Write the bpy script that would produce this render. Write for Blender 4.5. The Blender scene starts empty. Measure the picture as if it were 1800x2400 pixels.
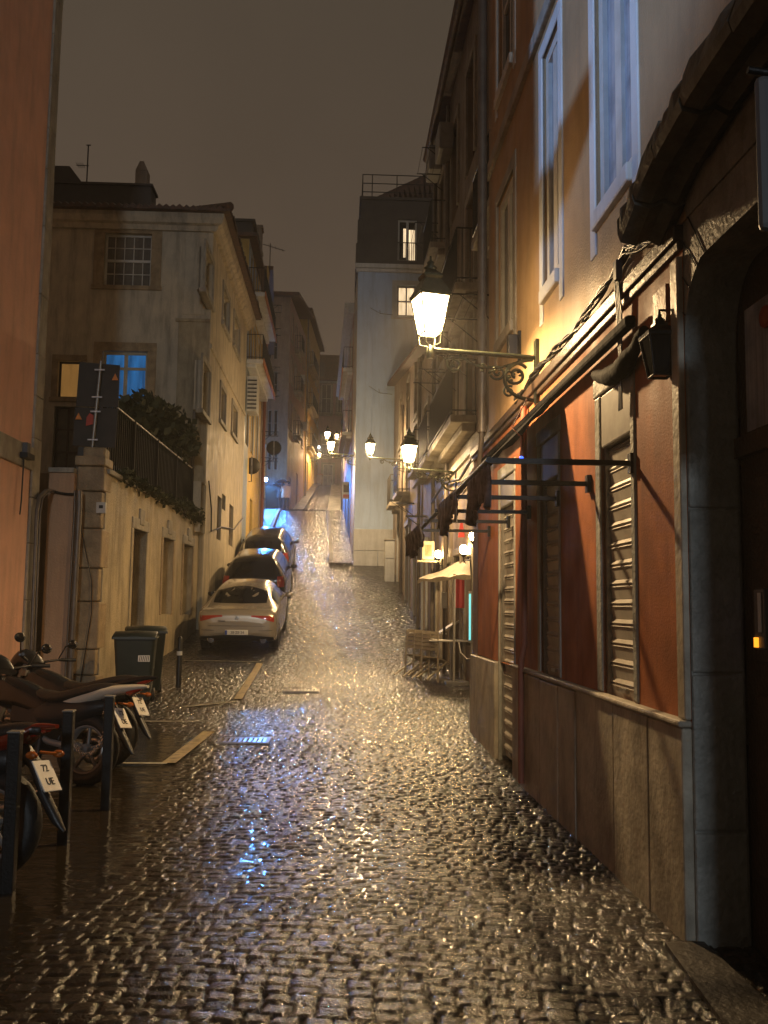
import bpy, math, random
import numpy as np
from mathutils import Vector, Matrix
rnd = random.Random(11)
SC = bpy.context.scene
COL = SC.collection
rad = math.radians
# ---------------------------------------------------------------- camera
FPX, CAMZ, ROLL = 2200.0, 1.6, rad(0.7)
_a, _b = (804 - 900) / FPX, -(1419 - 1200) / FPX
_a2 = _a * math.cos(ROLL) - _b * math.sin(ROLL)
_b2 = _a * math.sin(ROLL) + _b * math.cos(ROLL)
PITCH = math.atan(-_b2)
YAW = math.atan(-_a2 * math.cos(PITCH))
CAM_M = Matrix.Rotation(-YAW, 4, 'Z') @ Matrix.Rotation(math.pi / 2 + PITCH, 4, 'X') @ Matrix.Rotation(ROLL, 4, 'Z')
CAM_P = Vector((0, 0, CAMZ))
cd = bpy.data.cameras.new('camera')
cam = bpy.data.objects.new('camera', cd)
COL.objects.link(cam)
cam.matrix_world = Matrix.Translation(CAM_P) @ CAM_M
cd.sensor_fit = 'VERTICAL'
cd.sensor_height = 36.0
cd.lens = 36.0 * FPX / 2400
cd.clip_start = 0.05
cd.clip_end = 600
SC.camera = cam

def ray(px, py):
    return CAM_M.to_3x3() @ Vector(((px - 900) / FPX, (1200 - py) / FPX, -1))
def at_y(px, py, Y):
    d = ray(px, py)
    return CAM_P + d * (Y / d.y)
def at_x(px, py, X):
    d = ray(px, py)
    return CAM_P + d * (X / d.x)
# ---------------------------------------------------------------- terrain profile
_PY = [-30, -8, 0, 8, 12, 16, 19, 22.4, 25, 27, 32, 36, 45, 56, 60, 68, 78, 88, 130]
_PZ = [0, 0, 0, 0, .06, .2, .32, .56, .92, 1.3, 2.2, 3.12, 5.2, 7.2, 7.45, 9.3, 11.6, 12.3, 13]
def _slopes():
    h = [(_PZ[i + 1] - _PZ[i]) / (_PY[i + 1] - _PY[i]) for i in range(len(_PY) - 1)]
    m = [h[0]] + [0 if h[i - 1] * h[i] <= 0 else 2 * h[i - 1] * h[i] / (h[i - 1] + h[i]) for i in range(1, len(h))] + [h[-1]]
    return m
_PM = _slopes()
def gz(y):
    y = min(max(y, _PY[0]), _PY[-1] - 1e-6)
    i = 0
    while _PY[i + 1] <= y: i += 1
    d = _PY[i + 1] - _PY[i]; t = (y - _PY[i]) / d
    return ((2 * t**3 - 3 * t**2 + 1) * _PZ[i] + (t**3 - 2 * t**2 + t) * d * _PM[i] + (-2 * t**3 + 3 * t**2) * _PZ[i + 1] + (t**3 - t**2) * d * _PM[i + 1])
def ground(px, py):
    d = ray(px, py); y = 1.0
    while y < 100:
        p = CAM_P + d * (y / d.y)
        if p.z < gz(p.y): return Vector((p.x, p.y, gz(p.y)))
        y += .02
    return p
# ---------------------------------------------------------------- materials
M = {}
def mat(name, col, rough=.6, metal=0., col2=None, scale=3., detail=6., bump=0., bscale=40., spec=.5, coat=0., stain=None, stain_amt=.5,
        streak=(1.2, 1.2, .18), emit=None, estr=0., grit=0., ior=1.45, pos=(.38, .66), spos=(.46, .72), trans=0., folds=0.):
    m = bpy.data.materials.new(name); m.use_nodes = True
    nt = m.node_tree; N = nt.nodes; L = nt.links
    bs = N['Principled BSDF']
    bs.inputs['Roughness'].default_value = rough
    bs.inputs['Metallic'].default_value = metal
    bs.inputs['IOR'].default_value = ior
    bs.inputs['Specular IOR Level'].default_value = spec
    bs.inputs['Coat Weight'].default_value = coat
    bs.inputs['Coat Roughness'].default_value = .08
    bs.inputs['Transmission Weight'].default_value = trans
    c1 = (*col, 1)
    tc = N.new('ShaderNodeTexCoord')
    last = None
    if col2:
        nz = N.new('ShaderNodeTexNoise'); nz.inputs['Scale'].default_value = scale; nz.inputs['Detail'].default_value = detail
        nz.inputs['Roughness'].default_value = .62
        L.new(tc.outputs['Object'], nz.inputs['Vector'])
        r = N.new('ShaderNodeValToRGB'); r.color_ramp.elements[0].position, r.color_ramp.elements[1].position = pos
        r.color_ramp.elements[0].color = c1; r.color_ramp.elements[1].color = (*col2, 1)
        L.new(nz.outputs['Fac'], r.inputs['Fac']); last = r.outputs['Color']
    if stain:
        mp = N.new('ShaderNodeMapping'); mp.inputs['Scale'].default_value = streak
        L.new(tc.outputs['Object'], mp.inputs['Vector'])
        nz = N.new('ShaderNodeTexNoise'); nz.inputs['Scale'].default_value = 3.2; nz.inputs['Detail'].default_value = 8
        nz.inputs['Roughness'].default_value = .68
        L.new(mp.outputs['Vector'], nz.inputs['Vector'])
        r = N.new('ShaderNodeValToRGB'); r.color_ramp.elements[0].position, r.color_ramp.elements[1].position = spos
        r.color_ramp.elements[0].color = (0, 0, 0, 1); r.color_ramp.elements[1].color = (stain_amt,) * 3 + (1,)
        L.new(nz.outputs['Fac'], r.inputs['Fac'])
        mx = N.new('ShaderNodeMix'); mx.data_type = 'RGBA'
        L.new(r.outputs['Color'], mx.inputs['Factor'])
        if last: L.new(last, mx.inputs['A'])
        else: mx.inputs['A'].default_value = c1
        mx.inputs['B'].default_value = (*stain, 1); last = mx.outputs['Result']
    if last: L.new(last, bs.inputs['Base Color'])
    else: bs.inputs['Base Color'].default_value = c1
    if bump:
        nz = N.new('ShaderNodeTexNoise'); nz.inputs['Scale'].default_value = bscale; nz.inputs['Detail'].default_value = 5
        L.new(tc.outputs['Object'], nz.inputs['Vector'])
        bp = N.new('ShaderNodeBump'); bp.inputs['Strength'].default_value = bump; bp.inputs['Distance'].default_value = .02
        L.new(nz.outputs['Fac'], bp.inputs['Height']); L.new(bp.outputs['Normal'], bs.inputs['Normal'])
        if grit:
            mr = N.new('ShaderNodeMapRange'); mr.inputs['From Min'].default_value = .3; mr.inputs['From Max'].default_value = .7
            mr.inputs['To Min'].default_value = max(.03, rough - grit); mr.inputs['To Max'].default_value = min(1, rough + grit)
            n2 = N.new('ShaderNodeTexNoise'); n2.inputs['Scale'].default_value = 2.5; n2.inputs['Detail'].default_value = 6
            L.new(tc.outputs['Object'], n2.inputs['Vector']); L.new(n2.outputs['Fac'], mr.inputs['Value'])
            L.new(mr.outputs['Result'], bs.inputs['Roughness'])
    if emit:
        bs.inputs['Emission Color'].default_value = (*emit, 1); bs.inputs['Emission Strength'].default_value = estr
        if folds:  # curtain folds and furniture behind a lit pane
            mp = N.new('ShaderNodeMapping'); mp.inputs['Scale'].default_value = (7, 7, .8); L.new(tc.outputs['Object'], mp.inputs['Vector'])
            nz = N.new('ShaderNodeTexNoise'); nz.inputs['Scale'].default_value = 1.3; nz.inputs['Detail'].default_value = 3; L.new(mp.outputs['Vector'], nz.inputs['Vector'])
            mr = N.new('ShaderNodeMapRange'); mr.inputs['From Min'].default_value = .32; mr.inputs['From Max'].default_value = .66
            mr.inputs['To Min'].default_value = estr * (1 - folds); mr.inputs['To Max'].default_value = estr * (1 + folds * .5)
            L.new(nz.outputs['Fac'], mr.inputs['Value']); L.new(mr.outputs['Result'], bs.inputs['Emission Strength'])
    M[name] = m
    return m
def plaster(name, c, k=.78, stain=(.06, .05, .04), amt=.55, rough=.55, bump=.35, scale=1.6, bscale=30., spos=(.46, .72), spec=.35, streak=(1.2, 1.2, .18)):
    return mat(name, c, rough, col2=tuple(x * k for x in c), scale=scale, bump=bump, bscale=bscale, stain=stain, stain_amt=amt, grit=.15, spos=spos, spec=spec, streak=streak)
plaster('salmon_plaster', (.80, .46, .33), .86, amt=.25)
plaster('cream_plaster', (.60, .52, .38), .8, amt=.6)
plaster('cream_old_plaster', (.50, .41, .26), .68, stain=(.10, .075, .045), amt=.75, bump=.6)
plaster('peach_plaster', (.56, .34, .20), .85, amt=.35)
plaster('ochre_plaster', (.44, .29, .15), .85, amt=.3, bump=.4, bscale=60)
plaster('grey_plaster', (.42, .36, .29), .85, amt=.3, bump=.4, bscale=60)
plaster('red_plaster', (.38, .14, .06), .62, stain=(.15, .06, .035), amt=.8, rough=.62, bump=.16, bscale=80, spec=.14, scale=2.4)
plaster('brown_plaster', (.28, .22, .16), .7, amt=.6)
plaster('beige_plaster', (.36, .28, .21), .78, amt=.5)
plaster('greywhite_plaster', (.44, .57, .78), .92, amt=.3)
plaster('white_plaster', (.66, .66, .63), .88, amt=.3)
plaster('yellow_plaster', (.58, .40, .12), .82, amt=.35)
plaster('rust_plaster', (.30, .10, .06), .8, amt=.4)
plaster('pink_plaster', (.50, .33, .29), .85, amt=.4)
plaster('lilac_plaster', (.45, .38, .52), .85, amt=.3)
plaster('blue_plaster', (.22, .32, .58), .8, amt=.3)
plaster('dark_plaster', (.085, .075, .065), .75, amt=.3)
plaster('stone', (.40, .36, .29), .68, stain=(.08, .07, .05), amt=.6, bump=.5, scale=4)
plaster('stone_warm', (.42, .31, .18), .6, stain=(.13, .085, .045), amt=.65, bump=.7, scale=4)
plaster('stone_plinth', (.44, .40, .32), .62, stain=(.10, .088, .068), amt=.7, bump=.3, scale=3.5, rough=.45, bscale=22, streak=(1.6, 1.6, .5))
plaster('stone_dark', (.13, .13, .115), .6, stain=(.03, .033, .024), amt=.6, bump=.35, scale=5)
plaster('stone_pilaster', (.27, .275, .25), .6, stain=(.05, .05, .04), amt=.6, bump=.6, scale=5)
plaster('stone_white', (.50, .52, .53), .85, amt=.3, scale=4)
plaster('stone_jamb', (.34, .35, .32), .7, stain=(.06, .06, .05), amt=.6, bump=.5, scale=6)
mat('iron', (.009, .009, .009), .42, .3, bump=.15, bscale=60)
mat('green_iron', (.05, .06, .035), .4, .5, col2=(.03, .035, .02), scale=20, bump=.3, bscale=70)
mat('zinc', (.32, .30, .27), .42, .7, col2=(.2, .19, .17), scale=6, bump=.1)
mat('steel', (.55, .55, .54), .28, 1.)
mat('chrome', (.75, .75, .75), .1, 1.)
mat('tile', (.14, .075, .05), .55, col2=(.06, .045, .035), scale=7, bump=.6, bscale=15)
mat('wood_dark', (.05, .03, .018), .4, col2=(.03, .018, .01), scale=8, bump=.3)
mat('wood_brown', (.16, .09, .045), .45, col2=(.09, .05, .03), scale=6, bump=.3, stain=(.03, .02, .012))
mat('wood_chair', (.52, .45, .33), .42, col2=(.36, .29, .2), scale=9)
mat('white_paint', (.62, .60, .54), .4, col2=(.5, .48, .42), scale=5)
mat('cream_paint', (.55, .47, .33), .45, col2=(.42, .36, .25), scale=5)
mat('grey_paint', (.30, .29, .26), .45, col2=(.22, .21, .19), scale=5)
mat('shutter_metal', (.48, .45, .40), .4, .1, col2=(.38, .355, .31), scale=3, stain=(.09, .07, .05), stain_amt=.5, bump=.05)
mat('glass_dark', (.008, .009, .010), .08, spec=.4)
mat('car_glass', (.004, .004, .0045), .1, spec=.25)
mat('fence_black', (.008, .008, .008), .75, spec=.15)
mat('glass_curtain', (.17, .155, .125), .25, col2=(.10, .095, .085), scale=3, stain=(.05, .05, .045), streak=(4, 4, .2))
mat('glass_sheer', (.42, .44, .47), .2, col2=(.2, .21, .24), scale=3, stain=(.12, .13, .15), streak=(9, 9, .1), stain_amt=.8)
mat('rubber', (.012, .012, .012), .55, bump=.2)
mat('black_plastic', (.016, .016, .017), .35, bump=.1, bscale=90)
mat('black_gloss', (.008, .008, .009), .12, coat=.6)
mat('grey_plastic', (.16, .15, .14), .3, coat=.3)
mat('bin_green', (.020, .029, .026), .42, col2=(.015, .022, .019), scale=4, bump=.1)
mat('seat_vinyl', (.022, .018, .015), .35, bump=.3, bscale=60)
mat('tail_white', (.48, .43, .34), .3, coat=.4)
mat('red_lens', (.30, .02, .008), .1, coat=.6)
mat('red_tail', (.15, .016, .006), .15, coat=.5)
mat('amber_lens', (.30, .075, .008), .15, coat=.5)
mat('plate_white', (.7, .69, .64), .3, col2=(.6, .58, .52), scale=9)
mat('plate_dark', (.03, .03, .03), .5)
mat('blue_band', (.02, .06, .3), .4)
mat('car_silver', (.44, .385, .30), .27, .55, coat=.6, bump=.05, bscale=160)
mat('car_black', (.007, .007, .008), .22, .0, coat=.35, bump=.06, bscale=160)
mat('car_grey', (.009, .009, .010), .24, .0, coat=.35, bump=.06, bscale=160)
mat('sign_dark', (.022, .018, .015), .6, col2=(.034, .028, .023), scale=4)
mat('sign_grey', (.24, .21, .17), .5, col2=(.18, .16, .13), scale=5)
mat('orange_paint', (.75, .24, .04), .4)
mat('red_cloth', (.42, .03, .03), .6)
mat('red_paint', (.5, .05, .03), .4)
mat('black_cloth', (.003, .003, .0035), .8, spec=.06, bump=.6, bscale=14)
mat('grey_cloth', (.22, .22, .25), .4, col2=(.03, .03, .035), scale=12, stain=(.2, .2, .24), streak=(9, 9, .2), stain_amt=.6, bump=.5, bscale=10)
mat('cream_cloth', (.62, .54, .40), .6, col2=(.5, .43, .31), scale=5, bump=.3, bscale=9)
mat('coat_cloth', (.76, .58, .48), .6, col2=(.66, .5, .41), scale=6)
mat('trouser_cloth', (.04, .04, .055), .7)
mat('skin', (.45, .26, .18), .5)
mat('hair', (.03, .02, .015), .6)
mat('road_paint', (.46, .37, .20), .4, col2=(.14, .11, .065), scale=9, bump=.4, pos=(.45, .68))
mat('road_white', (.5, .47, .38), .4, col2=(.16, .145, .11), scale=9, bump=.4, pos=(.5, .72))
mat('leaf', (.035, .045, .018), .5, col2=(.07, .075, .03), scale=9)
mat('moss', (.07, .075, .025), .7, col2=(.04, .045, .018), scale=12)
mat('cable', (.008, .0075, .007), .4)
mat('pipe_grey', (.16, .135, .11), .4, .2, col2=(.11, .09, .075), scale=5)
mat('terracotta', (.35, .13, .06), .6)
mat('orange_edge', (.45, .16, .05), .5)
mat('tile_blue', (.32, .38, .40), .35, col2=(.26, .31, .33), scale=9)
mat('plaque_blue', (.05, .09, .2), .3)
m = bpy.data.materials.new('lamp_glow'); m.use_nodes = True; nt = m.node_tree; nt.nodes.remove(nt.nodes['Principled BSDF'])
mx = nt.nodes.new('ShaderNodeMixShader'); tr = nt.nodes.new('ShaderNodeBsdfTransparent'); em = nt.nodes.new('ShaderNodeEmission')
em.inputs['Color'].default_value = (1, .70, .36, 1); em.inputs['Strength'].default_value = 95.; mx.inputs['Fac'].default_value = .15
nt.links.new(tr.outputs[0], mx.inputs[1]); nt.links.new(em.outputs[0], mx.inputs[2]); nt.links.new(mx.outputs[0], nt.nodes['Material Output'].inputs['Surface']); M['lamp_glow'] = m
mat('globe_glow', (1, .9, .7), .4, emit=(1, .66, .28), estr=140.)
mat('cool_glow', (.7, .85, 1), .4, emit=(.16, .44, 1.), estr=900.)
mat('coolwhite_glow', (.9, .95, 1), .4, emit=(.8, .95, 1.), estr=12.)
mat('teal_glow', (.3, .8, .8), .4, emit=(.16, .75, .75), estr=1.1)
mat('strip_glow', (.9, .95, 1), .4, emit=(.9, .92, 1.), estr=2.2)
mat('blue_glow', (.1, .2, 1), .4, emit=(.03, .10, 1.), estr=3.6)
mat('led_glow', (.1, .2, 1), .4, emit=(.02, .07, 1.), estr=1.2)
mat('room_blue', (.02, .1, .3), .3, emit=(.014, .10, .26), estr=.85, folds=.55)
mat('room_yellow', (.5, .3, .1), .5, emit=(.38, .19, .05), estr=.42, folds=.35)
mat('room_warm', (.7, .55, .35), .5, emit=(1, .74, .44), estr=.95, folds=.5)
mat('amber_glow', (1, .5, .1), .4, emit=(1, .33, .02), estr=1.6)
mat('red_reflection', (.05, .008, .005), .4, emit=(.5, .04, .01), estr=.02)
mat('panel_grey', (.09, .093, .10), .4)
# ---------------------------------------------------------------- mesh builder
BASE = {}
def bvec(p): return BASE[p.name] if p is not None and p.name in BASE else Vector((0, 0, 0))
class Frame:
    """facade frame: u runs from A to B on plan, d points outward to the street, z up"""
    def __init__(s, A, B, n):
        s.A = Vector((A[0], A[1], 0)); e = Vector((B[0] - A[0], B[1] - A[1], 0)); s.len = e.length; s.u = e.normalized()
        nn = Vector((-s.u.y, s.u.x, 0)); s.n = nn if nn.dot(Vector((n[0], n[1], 0))) > 0 else -nn
        s.mat = Matrix((( s.u.x, s.n.x, 0, s.A.x), (s.u.y, s.n.y, 0, s.A.y), (0, 0, 1, 0), (0, 0, 0, 1)))
    def P(s, u, d, z): return s.A + s.u * u + s.n * d + Vector((0, 0, z))
    def px(s, x, y, d=0.):
        r = ray(x, y); t = (s.A + s.n * d - CAM_P).dot(s.n) / r.dot(s.n)
        q = CAM_P + r * t - s.A
        return q.dot(s.u), q.z
    def rect(s, x0, y0, x1, y1):
        a = s.px(x0, y0); b = s.px(x1, y1)
        return (min(a[0], b[0]), max(a[0], b[0]), min(a[1], b[1]), max(a[1], b[1]))
class MB:
    def __init__(s, fr=None): s.v = []; s.f = []; s.s = []; s.T = fr.mat if isinstance(fr, Frame) else fr
    def add(s, vs, fs, smooth=False):
        o = len(s.v); T = s.T
        s.v += [(T @ Vector(v)) if T is not None else Vector(v) for v in vs]
        s.f += [tuple(i + o for i in f) for f in fs]; s.s += [smooth] * len(fs)
        return s
    def box(s, x0, x1, y0, y1, z0, z1, rot=None):
        vs = [(x, y, z) for z in (z0, z1) for y in (y0, y1) for x in (x0, x1)]
        if rot is not None: vs = [rot @ Vector(v) for v in vs]
        return s.add(vs, [(0, 2, 3, 1), (4, 5, 7, 6), (0, 1, 5, 4), (2, 6, 7, 3), (0, 4, 6, 2), (1, 3, 7, 5)])
    def quad(s, a, b, c, d): return s.add([a, b, c, d], [(0, 1, 2, 3)])
    def ring(s, rings, closed_caps=True, smooth=True, wrap=True):
        n = len(rings[0]); vs = [p for r in rings for p in r]; fs = []
        for i in range(len(rings) - 1):
            for j in range(n if wrap else n - 1):
                k = (j + 1) % n
                fs.append((i * n + j, i * n + k, (i + 1) * n + k, (i + 1) * n + j))
        s.add(vs, fs, smooth)
        if closed_caps:
            s.add(rings[0], [tuple(range(n))[::-1]]); s.add(rings[-1], [tuple(range(n))])
        return s
    def tube(s, path, r, n=6, caps=True):
        P = [Vector(p) for p in path]; rs = r if isinstance(r, (list, tuple)) else [r] * len(P)
        rings = []; up = None
        for i, p in enumerate(P):
            t = (P[min(i + 1, len(P) - 1)] - P[max(i - 1, 0)])
            t = t.normalized() if t.length > 1e-9 else Vector((0, 0, 1))
            if up is None:
                up = Vector((0, 0, 1)) if abs(t.z) < .9 else Vector((1, 0, 0))
            a = t.cross(up)
            if a.length < 1e-6: a = t.cross(Vector((.3, 1, .2)))
            a.normalize(); b = a.cross(t).normalized(); up = b
            rings.append([p + (a * math.cos(2 * math.pi * k / n) + b * math.sin(2 * math.pi * k / n)) * rs[i] for k in range(n)])
        return s.ring(rings, caps)
    def lathe(s, c, prof, n=16, axis='z', loop=False):
        """prof: list of (radius, height)"""
        rings = []
        for r, h in prof:
            q = []
            for k in range(n):
                a = 2 * math.pi * (k + .5) / n
                x, y = r * math.cos(a), r * math.sin(a)
                q.append({'z': (c[0] + x, c[1] + y, c[2] + h), 'x': (c[0] + h, c[1] + x, c[2] + y), 'y': (c[0] + x, c[1] + h, c[2] + y)}[axis])
            rings.append(q)
        if loop: rings.append(rings[0])
        return s.ring(rings, not loop, smooth=(n > 6))
    def ball(s, c, r, n=12, m=8, sc=(1, 1, 1)):
        rings = []
        for i in range(m + 1):
            t = math.pi * i / m; rr = max(math.sin(t), 1e-3) * r; h = -math.cos(t) * r
            rings.append([(c[0] + rr * math.cos(2 * math.pi * k / n) * sc[0], c[1] + rr * math.sin(2 * math.pi * k / n) * sc[1], c[2] + h * sc[2]) for k in range(n)])
        return s.ring(rings, True)
    def prism(s, poly, y0, y1, axis='y', smooth=False):
        """poly in the other two axes"""
        def q(p, h): return {'y': (p[0], h, p[1]), 'x': (h, p[0], p[1]), 'z': (p[0], p[1], h)}[axis]
        n = len(poly); vs = [q(p, y0) for p in poly] + [q(p, y1) for p in poly]
        s.add(vs, [tuple(range(n))[::-1], tuple(range(n, 2 * n))] )
        return s.add(vs, [(i, (i + 1) % n, n + (i + 1) % n, n + i) for i in range(n)], smooth)
    def build(s, name, m, parent=None, loc=None, bevel=0., local=False, bseg=2):
        me = bpy.data.meshes.new(name)
        off = Vector((0, 0, 0))
        if not local:
            if parent is not None: off = bvec(parent)
            elif loc is not None: off = Vector(loc)
        me.from_pydata([tuple(v - off) for v in s.v], [], s.f)
        me.polygons.foreach_set('use_smooth', s.s)
        me.materials.append(M[m] if isinstance(m, str) else m)
        me.update()
        o = bpy.data.objects.new(name, me); COL.objects.link(o)
        if parent is not None:
            o.parent = parent; BASE[o.name] = bvec(parent)
        else:
            o.location = off; BASE[o.name] = off
        if bevel:
            b = o.modifiers.new('bevel', 'BEVEL'); b.width = bevel; b.segments = bseg; b.limit_method = 'ANGLE'; b.angle_limit = rad(40)
        return o
def tag(o, label=None, cat=None, group=None, kind=None):
    if label: o['label'] = label
    if cat: o['category'] = cat
    if group: o['group'] = group
    if kind: o['kind'] = kind
    return o
def thing(name, label, cat, loc=(0, 0, 0), group=None):
    o = bpy.data.objects.new(name, None); COL.objects.link(o); o.location = loc; o.empty_display_size = .2
    BASE[o.name] = Vector(loc)
    return tag(o, label, cat, group)
def copy_tree(o, parent=None):
    c = o.copy(); COL.objects.link(c)
    if parent is not None: c.parent = parent
    for ch in [x for x in bpy.data.objects if x.parent == o]: copy_tree(ch, c)
    return c
def text_mb(mb, body, size, T):
    cu = bpy.data.curves.new('lettering', 'FONT'); cu.body = body; cu.size = size; cu.align_x = 'CENTER'; cu.align_y = 'CENTER'; cu.extrude = .002
    ob = bpy.data.objects.new('lettering', cu); COL.objects.link(ob)
    dg = bpy.context.evaluated_depsgraph_get(); dg.update()
    me = bpy.data.meshes.new_from_object(ob.evaluated_get(dg))
    mb.add([T @ v.co for v in me.vertices], [tuple(p.vertices) for p in me.polygons])
    bpy.data.objects.remove(ob); bpy.data.curves.remove(cu); bpy.data.meshes.remove(me)
    return mb
def wall(mb, u0, u1, z0, z1, ops=(), dep=.16, d=0.):
    """front sheet in facade coordinates with real recesses at every opening"""
    us = sorted({u0, u1, *[min(max(x, u0), u1) for o in ops for x in o[:2]]}); zs = sorted({z0, z1, *[min(max(x, z0), z1) for o in ops for x in o[2:4]]})
    for i in range(len(us) - 1):
        for j in range(len(zs) - 1):
            if us[i + 1] - us[i] < 1e-5 or zs[j + 1] - zs[j] < 1e-5: continue
            uc, zc = (us[i] + us[i + 1]) / 2, (zs[j] + zs[j + 1]) / 2
            if any(o[0] < uc < o[1] and o[2] < zc < o[3] for o in ops): continue
            mb.quad((us[i], d, zs[j]), (us[i + 1], d, zs[j]), (us[i + 1], d, zs[j + 1]), (us[i], d, zs[j + 1]))
    for o in ops:
        a, b, c, e = o[:4]; q = d - dep
        mb.quad((a, d, c), (a, q, c), (a, q, e), (a, d, e)); mb.quad((b, d, c), (b, q, c), (b, q, e), (b, d, e))
        mb.quad((a, d, c), (b, d, c), (b, q, c), (a, q, c)); mb.quad((a, d, e), (b, d, e), (b, q, e), (a, q, e))
        mb.quad((a, q, c), (b, q, c), (b, q, e), (a, q, e))
    return mb
def shell(mb, u0, u1, z0, z1, deep, near=True):
    """back, flanks and top that close a building behind its front sheet"""
    if near: mb.quad((u0, 0, z0), (u0, -deep, z0), (u0, -deep, z1), (u0, 0, z1))
    mb.quad((u1, 0, z0), (u1, -deep, z0), (u1, -deep, z1), (u1, 0, z1))
    mb.quad((u0, -deep, z0), (u1, -deep, z0), (u1, -deep, z1), (u0, -deep, z1)); mb.quad((u0, 0, z1), (u1, 0, z1), (u1, -deep, z1), (u0, -deep, z1))
    return mb
def window(F, par, o, cols=2, rows=2, rec=.13, fm='white_paint', pm='glass_dark', fr=.05, bar=.03, sur=None, sw=.14, sill=True, pr=.03, rail=None, ears=0., name='window'):
    a, b, c, e = o
    mb = MB(F); d0, d1 = -rec + .004, -rec + .05
    for x0, x1, z0, z1 in ((a, a + fr, c, e), (b - fr, b, c, e), (a + fr, b - fr, c, c + fr), (a + fr, b - fr, e - fr, e)): mb.box(x0, x1, d0, d1, z0, z1)
    for i in range(1, cols):
        x = a + (b - a) * i / cols; mb.box(x - bar / 2, x + bar / 2, d0, d1 - .008, c + fr, e - fr)
    for j in range(1, rows):
        z = c + (e - c) * j / rows; mb.box(a + fr, b - fr, d0, d1 - .012, z - bar / 2, z + bar / 2)
    if rail:
        z = c + (e - c) * rail; mb.box(a + fr, b - fr, d0, d1 + .01, z - .035, z + .035)
    w = mb.build(name, fm, par)
    MB(F).box(a + fr * .5, b - fr * .5, -rec + .006, -rec + .016, c + fr * .5, e - fr * .5).build('pane', pm, w)
    if sur:
        s = MB(F)
        lo = c - (sw if sill else 0)
        for x0, x1, z0, z1 in ((a - sw, a, c - ears, e), (b, b + sw, c - ears, e), (a - sw, b + sw, e, e + sw)): s.box(x0, x1, -.02, pr, z0, z1)
        s.build('window_surround', sur, par, bevel=.006, bseg=1)
        if sill:
            MB(F).box(a - (0 if ears else sw + .03), b + (0 if ears else sw + .03), -rec + .052, pr + .035, c - .12, c - .002).build('window_sill', sur, par, bevel=.008, bseg=1)
    return w
def railing(F, par, u0, u1, dep, z, h=1.0, slab=None, sm='stone', step=.1, curve=False, name='balcony', th=.14):
    s = MB(F).box(u0, u1, .004, dep, z - th, z)
    s.box(u0 + .08, u1 - .08, .004, dep * .55, z - th - .14, z - th)
    b = s.build(name, sm, par, bevel=.02)
    r = MB(F); e = .03
    for d, za in ((dep - e, z + h), (dep - e, z + .08)):
        r.tube([(u0 + e, .0, za), (u0 + e, d, za), (u1 - e, d, za), (u1 - e, 0, za)], .016, 5)
    n = max(2, int((u1 - u0) / step))
    for i in range(n + 1):
        u = u0 + e + (u1 - u0 - 2 * e) * i / n; r.box(u - .007, u + .007, dep - e - .007, dep - e + .007, z, z + h)
    m = max(2, int(dep / step))
    for u in (u0 + e, u1 - e):
        for i in range(m): r.box(u - .007, u + .007, dep * i / m + .01, dep * i / m + .024, z, z + h)
    r.build('railing', 'iron', b)
    return b
SKY = 1.05
COOL = 4400.0
LAMP = 790.0
HAZE = 0.0023
BACK = 8500.0
EXPO = 0.2
# ---------------------------------------------------------------- sky
w = bpy.data.worlds.new('World'); SC.world = w; w.use_nodes = True
nt = w.node_tree; bg = nt.nodes['Background']
tc = nt.nodes.new('ShaderNodeTexCoord'); sx = nt.nodes.new('ShaderNodeSeparateXYZ'); nt.links.new(tc.outputs['Generated'], sx.inputs[0])
rp = nt.nodes.new('ShaderNodeValToRGB'); nt.links.new(sx.outputs['Z'], rp.inputs['Fac'])
rp.color_ramp.elements[0].position = .02; rp.color_ramp.elements[0].color = (.098, .066, .045, 1)
rp.color_ramp.elements[1].position = .62; rp.color_ramp.elements[1].color = (.056, .043, .030, 1)
nz = nt.nodes.new('ShaderNodeTexNoise'); nz.inputs['Scale'].default_value = 2.2; nz.inputs['Detail'].default_value = 5; nt.links.new(tc.outputs['Generated'], nz.inputs['Vector'])
cm = nt.nodes.new('ShaderNodeMapRange'); cm.inputs['From Min'].default_value = .3; cm.inputs['From Max'].default_value = .7; cm.inputs['To Min'].default_value = .86; cm.inputs['To Max'].default_value = 1.14; nt.links.new(nz.outputs['Fac'], cm.inputs['Value'])
vm = nt.nodes.new('ShaderNodeVectorMath'); vm.operation = 'SCALE'; nt.links.new(rp.outputs['Color'], vm.inputs[0]); nt.links.new(cm.outputs['Result'], vm.inputs['Scale'])
nt.links.new(vm.outputs['Vector'], bg.inputs['Color']); bg.inputs['Strength'].default_value = SKY
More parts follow.
